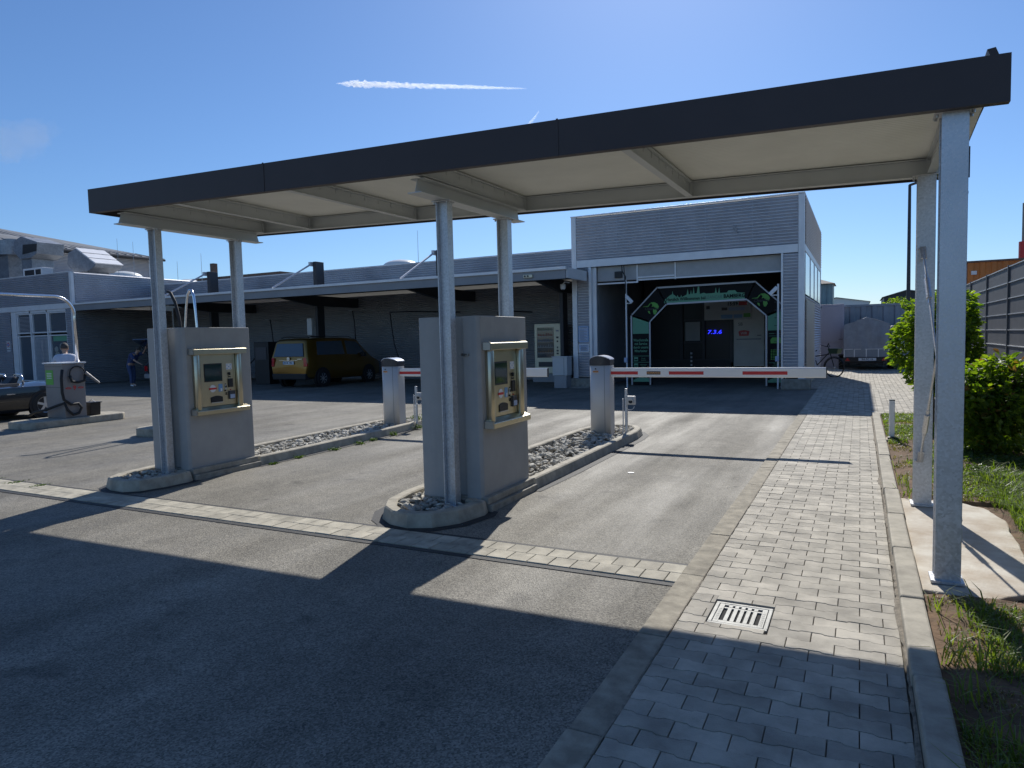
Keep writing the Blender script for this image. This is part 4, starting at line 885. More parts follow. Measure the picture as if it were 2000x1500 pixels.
for X in (-8.9,-13.7,-19.56,-25.7):
    b=MB(); b.prism([(19.15,3.38),(21.3,3.1),(23.9,3.1),(23.9,3.50),(19.15,3.52)],X-.07,X+.07,'x'); b.build('roof_girder',M['metaldark'],s)
    b=MB(); b.box(X-.06,X+.06,21.35,21.75,.0,3.09); b.build('column',M['metaldark'],s)
    if X<-9: 
        b=MB(); b.box(X-.09,X+.09,21.35,21.80,3.78,4.88); b.build('mast',M['metaldark'],s,bevel=.01)
        b=MB(); b.cyl((X-.12,21.3,4.78),(X-.12,19.2,3.72),.035,8); b.box(X-.17,X-.07,21.2,21.5,4.70,4.86); b.build('tie_rod',M['galv'],s)
for X0 in (-19.9,):
    b=MB(); b.box(-19.95,-19.7,21.2,21.34,1.95,2.62); b.build('info_panel',M['housing'],s,bevel=.01)
t=thing('security_camera','white dome security camera under the shelter eave by the hall','security camera',(-8.35,20.2,3.1))
b=MB(); b.sph((-8.35,20.2,3.17),.085,14,8); b.cyl((-8.35,20.2,3.17),(-8.35,20.2,3.27),.085,14); b.build('housing',M['white'],t,smooth=True); b=MB(); b.tube([(-8.35,20.2,3.27),(-8.28,20.2,3.34),(-8.22,20.4,3.32)],.02,8); b.build('arm',M['white'],t); b=MB(); b.sph((-8.35,20.2,3.13),.06,12,8); b.build('lens',M['black'],t,smooth=True)
t=thing('junction_box','small grey junction box on the shelter eave','junction box',(-8.95,18.95,3.4)); b=MB(); b.box(-9.12,-8.82,18.93,18.999,3.42,3.52); b.build('box',M['vend'],t,bevel=.01); b=MB(); [b.cyl((-9.06+.1*k,18.915,3.47),(-9.06+.1*k,18.93,3.47),.03,10) for k in range(2)]; b.build('sockets',M['darkplate'],t)
def hose(label,x,y,pts,zt,ln):
    t=thing('vacuum_hose_boom',label,'hose boom',(x,y,zt),group='swing hose booms in the wash bays')
    b=MB(); b.tube([(x+ln,24.0,zt),(x+ln*.4,y+.2,zt+.02),(x,y,zt)],.025,8); b.build('boom_tube',M['galv'] if ln<0 else M['metaldark'],t)
    b=MB(); b.tube(pts,.022,8); b.build('hose',M['rubber'],t,smooth=True)
hose('black hose drooping from a swing boom on the grey wall right of the van',-16.1,21.6,[(-16.1,21.6,2.72),(-16.05,21.6,2.2),(-15.95,21.6,1.5),(-15.75,21.6,.9),(-15.5,21.62,.45),(-15.1,21.7,.25)],2.72,1.7)
hose('black hose hanging left of the vending machine',-11.9,22.5,[(-11.9,22.5,2.6),(-11.85,22.5,2.0),(-11.6,22.6,1.6),(-11.4,22.7,1.5)],2.6,.7)
hose('dark hose hanging behind the van roof, right side',-18.5,22.3,[(-18.5,22.3,2.9),(-18.42,22.3,2.4),(-18.4,22.3,1.7)],2.9,-.9)
hose('pale hose hanging left of the parked van',-23.1,22.3,[(-23.1,22.3,2.7),(-23.0,22.3,2.1),(-22.95,22.3,1.5),(-23.0,22.3,1.1)],2.7,-1.2)
t=thing('wash_cabinet','dark cabinet standing left of the gold van under the shelter','cabinet',(-21.6,20.6,0)); b=MB(); b.box(-22.0,-21.2,20.3,20.9,0,1.72); b.build('body',M['black'],t,bevel=.02); b=MB(); b.box(-21.9,-21.3,20.28,20.298,1.0,1.5); b.build('control_panel',M['darkplate'],t); b=MB(); b.tube([(-22.0,20.5,1.2),(-22.4,20.4,.8),(-22.8,20.5,.75),(-22.9,21,.9)],.025,8); b.build('hose',M['rubber'],t)
t=thing('safety_cabinet','dim green cabinet on the wall under the hanging hose','cabinet',(-13.6,23.8,1.1)); b=MB(); b.box(-15.0,-14.4,23.7,23.97,1.0,1.55); b.build('body',mat('dark_green',(.06,.12,.07),.5),t,bevel=.01); b=MB(); b.box(-14.8,-14.6,23.69,23.699,1.2,1.35); b.build('label',M['green'],t)
# domes and lightning rods on the roof
def dome(label,x,y,z,r,hh):
    t=thing('roof_dome',label,'roof light',(x,y,z),group='acrylic roof domes'); b=MB()
    vs=[];fs=[];n=20;m=6
    for j in range(m+1):
        ph=math.pi/2*j/m
        for k in range(n): a=2*math.pi*k/n; vs.append((x+r*math.cos(ph)*math.cos(a),y+r*math.cos(ph)*math.sin(a),z+hh*math.sin(ph)))
    for j in range(m):
        for k in range(n): fs.append((j*n+k,j*n+(k+1)%n,(j+1)*n+(k+1)%n,(j+1)*n+k))
    b.add(vs,fs); b.build('dome',M['dome'],t,smooth=True); b=MB(); b.cyl((x,y,z-.85),(x,y,z-.002),r*1.04,20); b.build('upstand',M['trim'],t)
dome('pale acrylic dome glinting above the attic left of the front canopy column',-20.1,28,5.25,.9,.34)
dome('pale acrylic dome above the left building roof',-44.3,30,6.40,1.15,.36)
dome('small pale dome seen right of the second canopy column',-34.8,27.5,5.25,.6,.25)
for i,(x,z,l) in enumerate(((-18.4,6.73,'thin lightning rod right of the roof dome'),(-40.28,8.24,'thin lightning rod left of the pale roof dome on the left building'),(-38.82,7.93,'thin lightning rod right of the pale roof dome on the left building'),(-46.87,8.2,'thin lightning rod beside the second roof duct'),(-33.0,6.79,'thin lightning rod left of the shelter mast'),(-35.0,6.5,'thin lightning rod just right of the left canopy column'))):
    t=thing('lightning_rod',l,'lightning rod',(x,27,4.45),group='lightning rods on the roofs'); b=MB(); b.tube([(x,27,4.45),(x,27,z)],[.016,.008],5); b.build('rod',M['lightning'],t); b=MB(); b.box(x-.15,x+.15,26.85,27.15,4.45,4.53); b.build('foot',M['plinth'],t)
# ================================================================== left building
l=thing('office_building','low corrugated aluminium building with glazed entrance at far left','building',(-38,19,0))
b=MB(); b.corr((-50,19),(-31.86,19),3.72,5.08,.085,.038); b.build('attic_cladding',M['side'],l)
b=MB(); b.corr((-31.7,19.1),(-31.7,36),3.72,5.08,.085,.038); b.build('attic_cladding',M['side'],l)
b=MB(); b.corr((-50,19),(-36.75,19),.0,3.46,.085,.038); b.build('wall_cladding',M['side'],l)
b=MB(); b.corr((-32.28,19),(-31.88,19),.0,3.46,.085,.038); b.build('pier_cladding',M['side'],l)
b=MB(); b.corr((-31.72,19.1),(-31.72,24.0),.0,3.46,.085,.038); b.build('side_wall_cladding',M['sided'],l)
b=MB(); b.box(-31.86,-31.69,18.96,19.1,.0,5.11); b.build('corner_trim',M['trim'],l,bevel=.008)
b=MB(); b.box(-50,-31.865,18.965,19.0,3.47,3.71); b.build('band_trim',M['trim'],l)
b=MB(); b.box(-50,-31.7,19.1,36,4.9,5.0); b.build('roof',M['roof'],l)
b=MB(); b.box(-50,-31.69,18.97,19.09,5.085,5.12); b.build('attic_cap',M['trim'],l)
b=MB(); b.box(-36.74,-32.3,19.35,19.6,.0,3.46); b.build('inner_wall',M['dark'],l)
for i,(x0,x1,zs) in enumerate(((-36.3,-35.2,2.35),(-35.1,-33.85,2.35),(-33.75,-32.35,2.35))):
    for z0,z1 in ((.12,zs-.05),(zs+.05,3.35)):
        g=MB(); g.box(x0+.08,x1-.04,19.10,19.13,z0+.06,z1-.05); f=g.build('window',M['glass'] if not (i==1 and z0<1) else M['glassl'],l)
        g=MB(); g.box(x0,x0+.08,19.03,19.12,z0,z1); g.box(x1-.04,x1,19.03,19.12,z0,z1); g.box(x0+.081,x1-.041,19.03,19.12,z0,z0+.06); g.box(x0+.081,x1-.041,19.03,19.12,z1-.05,z1); g.build('window_frame',M['trim'],f)
        if i==0 or (i==1 and z0<1):
            g=MB(); K=int((z1-z0-.15)/.062)
            for k in range(K): g.box(x0+.10,x1-.06,19.07,19.098,z0+.08+k*.062,z0+.105+k*.062)
            g.build('blind',M['side'],f) if not (i==0 and z0<1) else None
b=MB(); b.box(-36.74,-36.32,19.0,19.14,.0,3.46); b.box(-35.19,-35.11,19.0,19.14,.0,3.46); b.box(-33.84,-33.76,19.0,19.14,.0,3.46); b.box(-36.3,-32.3,19.0,19.14,3.36,3.46); b.build('mullions',M['trim'],l)
b=MB(); b.box(-34.3,-34.27,18.98,19.0,.9,2.1); b.build('door_handle',M['chrome'],l)
g=MB(); g.box(-33.55,-32.45,19.092,19.098,2.0,2.25); g.build('window_sticker',M['green'],l)
g=MB(); 
for c,r in (((-32.9,1.72),.2),((-33.3,1.35),.18),((-33.35,1.62),.14),((-32.75,1.62),.13),((-33.1,1.1),.15)): g.tube([(c[0],19.09,c[1]),(c[0],19.097,c[1])],r,16)
g.build('window_picture',mat('picture_pale',(.30,.32,.30),.6),l)
t=sign('no_parking_sign','small white sign with red ring on the corrugated wall at far left',-37.2,-36.93,1.58,2.06,18.985,M['white'],M['trim'],0,'sign')
b=MB(); b.tube([(-37.065,18.960,1.90),(-37.065,18.971,1.90)],.10,20); b.build('red_ring',M['red'],t); b=MB(); b.tube([(-37.065,18.955,1.90),(-37.065,18.959,1.90)],.07,20); b.build('blue_disc',M['blue'],t)
text('sign_print','Feuerwehr',.05,M['signblk'],t,(-37.065,18.97,1.66),ext=.001)
# ducts and roof plant
def cowl(label,x0,x1,y,z0,zt,kind):
    t=thing('roof_duct',label,'ventilation duct',((x0+x1)/2,y,z0),group='galvanised ducts on the left building roof')
    w=x1-x0; cx=(x0+x1)/2
    if kind=='drum':
        b=MB(); b.cyl((cx,y,zt-.95),(cx,y,zt-.1),w*.5,24); b.cyl((cx,y,zt-.1),(cx,y,zt+.05),w*.2,16); b.build('fan_drum',M['duct'],t)
        b=MB(); b.box(cx-w*.30,cx+w*.30,y-.6,y+.6,z0,zt-.96); b.build('duct',M['duct'],t)
    else:
        prof=[(x0+w*.25,zt-1.3),(x0,zt-.8),(x0+w*.05,zt-.2),(x0+w*.35,zt),(x1,zt-.45 if kind=='open' else zt-.95),(x1-.12,zt-1.1),(x0+w*.7,zt-1.3)]
        b=MB(); b.prism(prof,y-.75,y+.75,'y'); b.build('cowl',M['duct'],t,bevel=.02)
        b=MB()
        if kind=='open': b.prism([(x0+w*.38,zt-1.05),(x1-.1,zt-.95),(x1-.02,zt-.55),(x0+w*.42,zt-.5)],y-.77,y-.751,'y'); b.build('opening',M['black'],t)
        else:
            for k in range(3):
                a=(x0+w*(.36+.22*k),zt-.02-.32*k); c=(a[0]+w*.2,a[1]-.28); b.hexa([(a[0],y-.8,a[1]),(a[0],y+.8,a[1]),(c[0],y+.8,c[1]),(c[0],y-.8,c[1]),(a[0]+.03,y-.8,a[1]+.05),(a[0]+.03,y+.8,a[1]+.05),(c[0]+.05,y+.8,c[1]+.05),(c[0]+.05,y-.8,c[1]+.05)])
            b.build('louvre_slats',M['trim'],t)
        b=MB(); b.box(x0+w*.2,x0+w*.62,y-.6,y+.6,z0,zt-1.31); b.build('duct',M['duct'],t)
cowl('round galvanised fan drum on a square duct at far left of the roof',-46.75,-44.7,24,5.0,8.25,'drum')
cowl('galvanised hooded duct with dark open mouth on the left building roof',-44.2,-41.8,24,5.0,8.2,'open')
cowl('galvanised hooded duct with pale louvre slats on the left building roof',-39.1,-36.6,24,5.0,7.1,'slats')
t=thing('air_conditioner','white air conditioning unit on the left building roof','air conditioner',(-39.6,22,5.0)); b=MB(); b.box(-40.5,-38.75,21.7,22.3,5.0,6.0); b.build('casing',M['white'],t,bevel=.03); b=MB(); b.box(-40.3,-39.45,21.68,21.698,5.15,5.9); b.box(-39.3,-38.85,21.68,21.698,5.3,5.9); b.build('grille',M['black'],t)
# large hall behind
g=thing('large_hall','big corrugated hall with a long grey pitched roof behind the left building','building',(-52,25,0))
b=MB(); b.corr((-48,0),(-48,34.7),0,8.15,.10,.02); b.build('wall_cladding',M['side'],g)
b=MB(); b.box(-48.0,-47.96,8,8.25,4,8.15) if False else b.box(-48.03,-47.93,34.55,34.75,0,8.2); b.box(-48.02,-47.94,19.9,20.1,0,8.2); b.box(-48.02,-47.94,26.9,27.1,0,8.2); b.build('corner_trim',M['trim'],g)
b=MB(); b.corr((-48,34.72),(-70,34.72),0,8.15,.1,.02); b.build('wall_cladding',M['side'],g)
b=MB(); b.add([(-47.3,-1,8.35),(-47.3,35.4,8.30),(-58,27.5,11.0),(-58,-1,12.4),(-47.3,-1,8.15),(-47.3,35.4,8.10),(-58,27.5,10.8),(-58,-1,12.2)],[(0,1,2,3),(7,6,5,4),(0,4,5,1),(1,5,6,2),(2,6,7,3),(3,7,4,0)]); b.add([(-47.3,35.4,8.30),(-70,35.4,8.3),(-66,27.5,11.0),(-58,27.5,11.0)],[(0,1,2,3)]); b.add([(-58,-1,12.4),(-58,27.5,11.0),(-66,27.5,11),(-66,-1,12.4)],[(0,1,2,3)]); b.build('roof',M['roofd'],g)
b=MB()
for k in range(60):
    y=0+k*.6; t_=min(1,(35.4-y)/7.9); b.tube([(-47.35,y,8.34),(-47.35-10.6*t_,y if t_<1 else y,8.36+ (12.4-1.4*(y+1)/28.5-8.36)*t_)],.03,4)
b.build('roof_seams',M['roofd'],g)
b=MB(); b.cyl((-47.25,-1,8.22),(-47.25,35.4,8.18),.09,8); b.build('gutter',M['metaldark'],g)
b=MB(); b.box(-58.4,-57.6,22,22.8,10.8,12.0); b.build('chimney',M['metaldark'],g)
g=thing('flat_roof_block','distant brown flat-roofed block behind the left canopy columns','building',(-84,70,0))
b=MB(); b.box(-100,-70.05,70,90,0,10.6); b.build('wall',M['concf'],g); b=MB(); b.box(-101,-69.9,69.7,90,10.601,11.45); b.build('roof_edge',M['brick'],g); b=MB(); b.box(-82.6,-81.9,69,69.7,10.6,13.3); b.build('chimney',M['brick'],g); b=MB(); [b.box(-99+5*k,-96+5*k,69.95,69.995,8.6,9.9) for k in range(6)]; b.build('window_band',M['glass'],g)
# ================================================================== right background
c=thing('shipping_container','grey corrugated container wall behind the trailer','container',(.5,34,0))
b=MB(); b.corr((-2.6,33.9),(5.6,33.9),.1,2.62,.42,.045,vertical=True); b.build('side_panel',M['contg'],c)
b=MB(); b.box(-2.62,5.62,33.84,36.3,2.625,2.72); b.build('top_rail',M['contg'],c); b=MB(); b.box(-2.6,5.6,34.0,36.2,.0,2.62); b.build('body',M['contg'],c)
for i,(x0,x1,h_) in enumerate(((-1.77,-.62,2.74),)):
    w=thing('lilac_cabinet','tall lilac-grey panelled cabinet door left of the trailer','cabinet',((x0+x1)/2,32.7,0))
    b=MB(); b.box(x0,x1,32.72,33.6,.0,h_); b.build('body',M['purple'],w,bevel=.01)
    b=MB(); b.box(x0+.03,x1-.12,32.70,32.718,1.12,h_-.10); b.build('upper_panel',M['purple'],w,bevel=.006); b=MB(); b.box(x0+.03,x1-.12,32.70,32.718,.08,1.06); b.build('lower_panel',M['purple'],w,bevel=.006)
    b=MB(); b.box(x1-.20,x1-.04,32.67,32.695,1.23,1.25); b.build('handle',M['metaldark'],w); b=MB(); b.box(x0+.05,x0+.28,32.68,32.70,h_-.15,h_-.10); b.build('hinge',M['metaldark'],w)
c=thing('site_hut','small teal corrugated hut with tiled roof raised behind the hall','hut',(-1.9,36.5,0))
b=MB(); b.corr((-3.6,36.9),(-1.2,36.9),2.85,3.87,.25,.03,vertical=True); b.box(-3.6,-1.2,37.0,39,2.72,3.87); b.build('wall',M['contt'],c)
b=MB(); b.add([(-3.8,36.6,3.88),(-1.1,36.6,3.88),(-1.1,39.3,3.88),(-3.8,39.3,3.88),(-2.6,38,4.45)],[(0,1,4),(1,2,4),(2,3,4),(3,0,4),(3,2,1,0)]); b.build('roof',M['rooft'],c)
b=MB(); b.box(-3.6,-1.2,36.9,39,.0,2.715); b.build('base',M['plinth'],c)
c=thing('orange_container','stacked orange corrugated containers rising behind the fence','container',(7.5,46,0))
b=MB(); b.corr((5.2,45),(14,45),.1,5.1,.5,.05,vertical=True); b.build('front_panel',M['conto'],c); b=MB(); b.corr((5.16,48.6),(5.16,45.04),.1,5.05,.5,.03,vertical=True); b.build('end_panel',M['contp'],c); b=MB(); b.box(5.25,14,45.1,48.6,.1,5.06); b.build('body',M['conto'],c); b=MB(); b.box(5.1,14.05,44.9,48.7,5.105,5.2); b.build('roof_edge',M['brick'],c)
b=MB(); b.box(5.35,5.6,44.8,44.94,4.45,4.65); b.build('floodlight',M['white'],c)
for k,(x,l_) in enumerate(((6.2,'white roof unit on a bracket in front of the orange containers, left one'),(7.2,'white roof unit on a bracket in front of the orange containers, right one'))):
    t=thing('roof_unit',l_,'ventilation unit',(x,40,0),group='white units beyond the fence'); b=MB(); b.box(x-.35-1,x+.35-1,39.8,40.2,3.45+.12*k,3.68+.12*k); b.build('casing',M['white'],t,bevel=.02); b=MB(); b.box(x-1.05,x-.95,39.95,40.05,0,3.44); b.build('stand',M['housing'],t)
c=thing('street_lamp','very tall dark lamp post beyond the containers','street lamp',(2.25,42,0))
b=MB(); b.tube([(2.25,42,0),(2.25,42,9.1)],[.11,.07],12); b.build('pole',M['metaldark'],c); b=MB(); b.bar((2.25,42,9.08),(2.62,41.9,9.16),.22,.08); b.build('lamp_head',M['metaldark'],c)
c=thing('chimney_stack','red and white banded chimney at the right edge of the photo','chimney',(18.6,110,0))
b=MB(); b.cyl((18.75,110,0),(18.75,110,12.5),.55,16); b.build('red_shaft',M['red'],c); b=MB(); b.cyl((18.8,110,12.501),(18.8,110,17.4),.28,16); b.build('flue',M['concf'],c)
for nm,lb,x0,x1,y,z,m in (('warehouse','distant pale warehouse above the container wall',-6,1.2,120,6.3,'white'),('warehouse','distant dark warehouse with shallow gable left of the lamp post',2.4,9,90,5.5,'metaldark')):
    c=thing(nm,lb,'building',((x0+x1)/2,y,0)); b=MB(); b.prism([(x0,0),(x1,0),(x1,z-.3),((x0+x1)/2-1,z+.45),(x0,z-.2)],y,y+12,'y'); b.build('wall',M[m],c); b=MB(); b.prism([(x0-.2,z-.19),((x0+x1)/2-1,z+.46),(x1+.2,z-.29),((x0+x1)/2-1,z+.56)],y-.3,y+12.2,'y'); b.build('roof',M['roof'],c)
# fence
f=thing('privacy_fence','dark grey slatted privacy fence with pale horizontal wires along the grass','fence',(2.45,14,0))
ys=[1.0]; 
while ys[-1]<26: ys.append(ys[-1]+2.45)
for i,y in enumerate(ys):
    b=MB(); b.box(2.44,2.52,y-.03,y+.03,.0,2.74); b.build('post',M['fence'],f,bevel=.004)
    if i<len(ys)-1:
        p=MB(); y0=y+.035; y1=ys[i+1]-.035
        for k in range(9):
            z0=.08+k*.292; p.box(2.470,2.474,y0,y1,z0+.004,z0+.288)
        p=p.build('slat_screen',M['fence'],f)
        w=MB()
        for k in range(10): 
            z=.08+k*.292; w.box(2.450,2.468,y0,y1,z-.0075,z+.0075)
        w.build('wire_mesh',M['wire'],p)
# terminals with vacuum
def pisl(label,x0,x1,y0,y1):
    t=thing('vacuum_island',label,'kerb island',((x0+x1)/2,(y0+y1)/2,0),group='kerb islands of the vacuum stations')
    b=MB(); P=[(x0,y0+.15),(x0+.15,y0),(x1-.15,y0),(x1,y0+.15),(x1,y1-.15),(x1-.15,y1),(x0+.15,y1),(x0,y1-.15)]; b.prism(P,-.01,.15,'z'); b.build('kerb',M['kerb'],t,bevel=.025)
    return t
pisl('low concrete island under the left vacuum station',-15.72,-14.85,7.85,10.0); pisl('low concrete island peeping out left of the left payment kiosk',-11.85,-11.2,7.98,10.3)
T1=thing('vacuum_station','grey steel vacuum station numbered 9 with black hose, at left','vacuum station',(-15.28,8.88,.15),group='vacuum stations')
bx=(-15.60,-14.96,8.65,9.11)
b=MB(); b.box(bx[0],bx[1],bx[2],bx[3],.15,1.30); b.build('cabinet',M['term'],T1,bevel=.012)
b=MB(); b.box(bx[0]-.03,bx[1]+.03,bx[2]-.03,bx[3]+.03,1.302,1.33); b.build('top_plate',M['trim'],T1,bevel=.005)
b=MB(); b.box(bx[0]+.04,bx[0]+.30,bx[2]-.004,bx[2]-.001,.86,1.17); st=b.build('green_sticker',M['lime'],T1); b=MB(); [b.box(bx[0]+.08,bx[0]+.25,bx[2]-.006,bx[2]-.0045,.99+.035*k,1.003+.035*k) for k in range(4)]; b.build('sticker_print',M['white'],st)
b=MB(); b.box(bx[0]+.0,bx[1],bx[2]-.002,bx[2]+.001,.80,.806); b.box(bx[0]+.01,bx[1]-.02,bx[2]-.002,bx[2]+.001,1.24,1.246); b.build('panel_gap',M['black'],T1)
text('number_print','9',.13,M['red'],T1,(bx[1]+.002,8.88,.78),rot=(math.pi/2,0,math.pi/2),ext=.001,bold=.004)
b=MB()
for s_ in (-1,1):
    y=8.88+s_*.13
    for p,q in (((y-.06,.78),(y,.80)),((y,.80),(y+.06,.78)),((y+.06,.78),(y,.765)),((y,.765),(y-.06,.78))): b.bar((bx[1]+.003,p[0],p[1]),(bx[1]+.003,q[0],q[1]),.012,.003,(1,0,0))
b.build('arrow_print',M['red'],T1)
b=MB(); b.tube([(-14.95,8.62+.02,1.18),(-14.93,8.60,1.0),(-14.93,8.60,.7),(-14.92,8.62,.55),(-14.90,8.75,.44),(-14.90,8.90,.45),(-14.90,8.97,.35),(-14.90,8.90,.24),(-14.90,8.78,.22),(-14.90,8.68,.32),(-14.92,8.62,.48),(-15.1,8.56,.42),(-15.4,8.5,.33),(-15.7,8.45,.28),(-16.0,8.5,.2)],.028,8); b.build('hose',M['rubber'],T1,smooth=True)
b=MB(); b.tube(arc((-14.92,8.93,1.08),.16,-20,200,14,'yz'),.014,8); b.tube([(-14.92,8.77,1.05),(-14.90,8.80,.92),(-14.88,8.92,.90),(-14.88,9.05,.93),(-14.9,9.08,1.05)],.028,8); b.build('hose_ring',M['rubber'],T1,smooth=True)
b=MB(); b.cyl((-14.88,9.08,1.10),(-14.80,9.32,.86),.035,10,.022); b.build('suction_nozzle',M['term'],T1)
b=MB(); b.tube([(-15.08,9.05,1.33),(-15.08,9.05,2.3)]+arc((-15.08,8.65,2.32),.40,0,90,10,'yz')+[(-15.08,7.6,2.72),(-15.08,5.6,2.72)],.032,10); b.build('hose_arm',M['chrome'],T1,smooth=True)
T2=copytree(T1); T2.location.x+=3.72; T2.location.y+=.30; T2['label']='vacuum station hidden behind the left payment kiosk, only its bent tubes showing'
for c_ in list(T2.children):
    if c_.name.startswith('hose_arm'): bpy.data.objects.remove(c_)
b=MB(); b.tube([(-11.79,9.2,1.3),(-11.79,9.2,1.97),(-11.73,9.2,2.37),(-11.68,9.2,2.60),(-11.62,9.2,2.69),(-11.56,9.2,2.69),(-11.51,9.2,2.58),(-11.48,9.2,2.3),(-11.46,9.2,1.96),(-11.45,9.2,1.3)],.026,10); b.build('hose_arm',M['chrome'],T2,smooth=True)
b=MB(); b.tube([(-12.25,9.2,2.70),(-12.17,9.2,2.67),(-12.05,9.2,2.48),(-11.96,9.2,2.18),(-11.92,9.2,1.9),(-11.9,9.2,1.3)],.03,8); b.build('spare_hose',M['rubber'],T2,smooth=True)
t=thing('bucket','black plastic bucket on the island beside vacuum station','bucket',(-15.1,9.32,.15))
b=MB(); b.prism([(-15.20,.15),(-14.98,.15),(-14.95,.42),(-15.23,.42)],9.20,9.42,'y'); b.build('body',M['black'],t,bevel=.01); b=MB(); b.box(-15.25,-14.93,9.18,9.44,.422,.44); b.build('rim',M['black'],t); b=MB(); b.tube([(-15.24,9.31,.43),(-15.08,9.31,.49),(-14.94,9.31,.43)],.006,6); b.build('handle',M['galv'],t)
# ================================================================== vehicles
def loft(mb,secs):
    rings=[]
    for (y,zlo,zbelt,ztop,wlo,wb,wt,dy) in secs:
        zm=(zlo+zbelt)/2
        def Y(z): return y+dy*max(0,(z-zbelt))/max(.01,(ztop-zbelt)) if ztop>zbelt else y
        half=[(wlo*.92,zlo),(wlo,zlo+.07),(wb,zm),(wb*.985,zbelt),(wt+.02,ztop-.05),(wt*.88,ztop-.008),(wt*.5,ztop+.006)]
        ring=[(x,Y(z),z) for x,z in half]+[(-x,Y(z),z) for x,z in reversed(half)]
        rings.append(ring)
    n=len(rings[0]); vs=[p for r in rings for p in r]; fs=[]
    for i in range(len(rings)-1):
        for k in range(n): fs.append((i*n+k,i*n+(k+1)%n,(i+1)*n+(k+1)%n,(i+1)*n+k))
    fs.append(tuple(range(n))); fs.append(tuple(range((len(rings)-1)*n,len(rings)*n))[::-1])
    mb.add(vs,fs)
def interp(secs,y):
    for a,b_ in zip(secs,secs[1:]):
        if a[0]<=y<=b_[0]:
            t=(y-a[0])/(b_[0]-a[0]); return [a[i]+(b_[i]-a[i])*t for i in range(8)]
    return list(secs[-1])
def sidewin(secs,side,pts,off=.012):
    # pts list of (y,u) u in 0..1 belt->top; returns prism panel
    out=[]
    for y,u in pts:
        s_=interp(secs,y); zb_,zt_=s_[2],s_[3]-.05; x=s_[5]*.985+(s_[6]+.02-s_[5]*.985)*u; z=zb_+(zt_-zb_)*u; out.append((side*(x+off),y+s_[7]*u,z))
    n=len(out); inn=[(p[0]-side*.02,p[1],p[2]) for p in out]
    b=MB(); b.add(out+inn,[tuple(range(n)),tuple(range(n,2*n))[::-1]]+[(i,(i+1)%n,n+(i+1)%n,n+i) for i in range(n)]); return b
def wheel(par,x,y,r,side,w=.2,spokes=5):
    e=MB(); m=24; prof=[(r*.62,-w/2),(r*.93,-w/2),(r,-w/2+.03),(r,w/2-.03),(r*.93,w/2),(r*.62,w/2)]
    vs=[];fs=[]
    for k in range(m):
        a=2*math.pi*k/m
        for rr,xx in prof: vs.append((x+xx*side,y+rr*math.cos(a),r+rr*math.sin(a)))
    q=len(prof)
    for k in range(m):
        for j in range(q-1): fs.append((k*q+j,k*q+j+1,((k+1)%m)*q+j+1,((k+1)%m)*q+j))
    e.add(vs,fs); o=e.build('wheel',M['rubber'],par,local=True)
    e=MB(); e.tube([(x-side*.0,y,r),(x+side*(w/2-.06),y,r)],r*.6,20); e.build('wheel_well',M['black'],o,local=True)
    e=MB(); xx=x+side*(w/2-.03)
    for k in range(spokes):
        a=2*math.pi*k/spokes+.3; e.bar((xx,y,r),(xx,y+r*.6*math.cos(a),r+r*.6*math.sin(a)),.055 if spokes==5 else .03,.03,(1,0,0))
    e.tube([(xx-side*.02,y,r),(xx+side*.02,y,r)],r*.14,12)
    ring=[(xx,y+r*.61*math.cos(2*math.pi*k/20),r+r*.61*math.sin(2*math.pi*k/20)) for k in range(21)]; e.tube(ring,.014,6)
    e.build('rim',M['alloy'],o,local=True); return o
def lbuild(mb,nm,m,par,**k): return mb.build(nm,m,par,local=True,**k)
V=[(0,.42,1.08,1.70,.80,.85,.68,.14),(.10,.33,1.10,1.77,.86,.89,.71,.12),(.8,.28,1.11,1.81,.88,.90,.73,0),(2.2,.26,1.09,1.82,.88,.90,.73,0),(2.95,.26,1.07,1.77,.88,.90,.70,0),(3.35,.26,1.05,1.47,.87,.89,.66,0),(3.75,.27,1.00,1.10,.87,.87,.72,0),(4.2,.30,.84,.94,.83,.83,.66,0),(4.40,.42,.66,.72,.70,.72,.55,0)]
van=thing('parked_van','gold compact van seen from behind, parked under the dark shelter','van',(-18.60,18.75,0))
b=MB(); loft(b,V); lbuild(b,'body',M['gold'],van,smooth=True,bevel=.03)
b=MB(); b.add([(-.68,.03,1.16),(.68,.03,1.16),(.62,.105,1.60),(-.62,.105,1.60)],[(0,1,2,3)]); b.T=Matrix.Identity(4)
b=MB(); b.hexa([(-.72,-.012,1.14),(.72,-.012,1.14),(.72,.03,1.14),(-.72,.03,1.14),(-.62,.088,1.62),(.62,.088,1.62),(.62,.14,1.62),(-.62,.14,1.62)]); lbuild(b,'rear_window',M['glass'],van,bevel=.01)
b=MB(); b.hexa([(-.80,-.03,.30),(.80,-.03,.30),(.84,.2,.30),(-.84,.2,.30),(-.82,-.04,.52),(.82,-.04,.52),(.86,.2,.52),(-.86,.2,.52)]); lbuild(b,'rear_bumper',M['black'],van,bevel=.03)
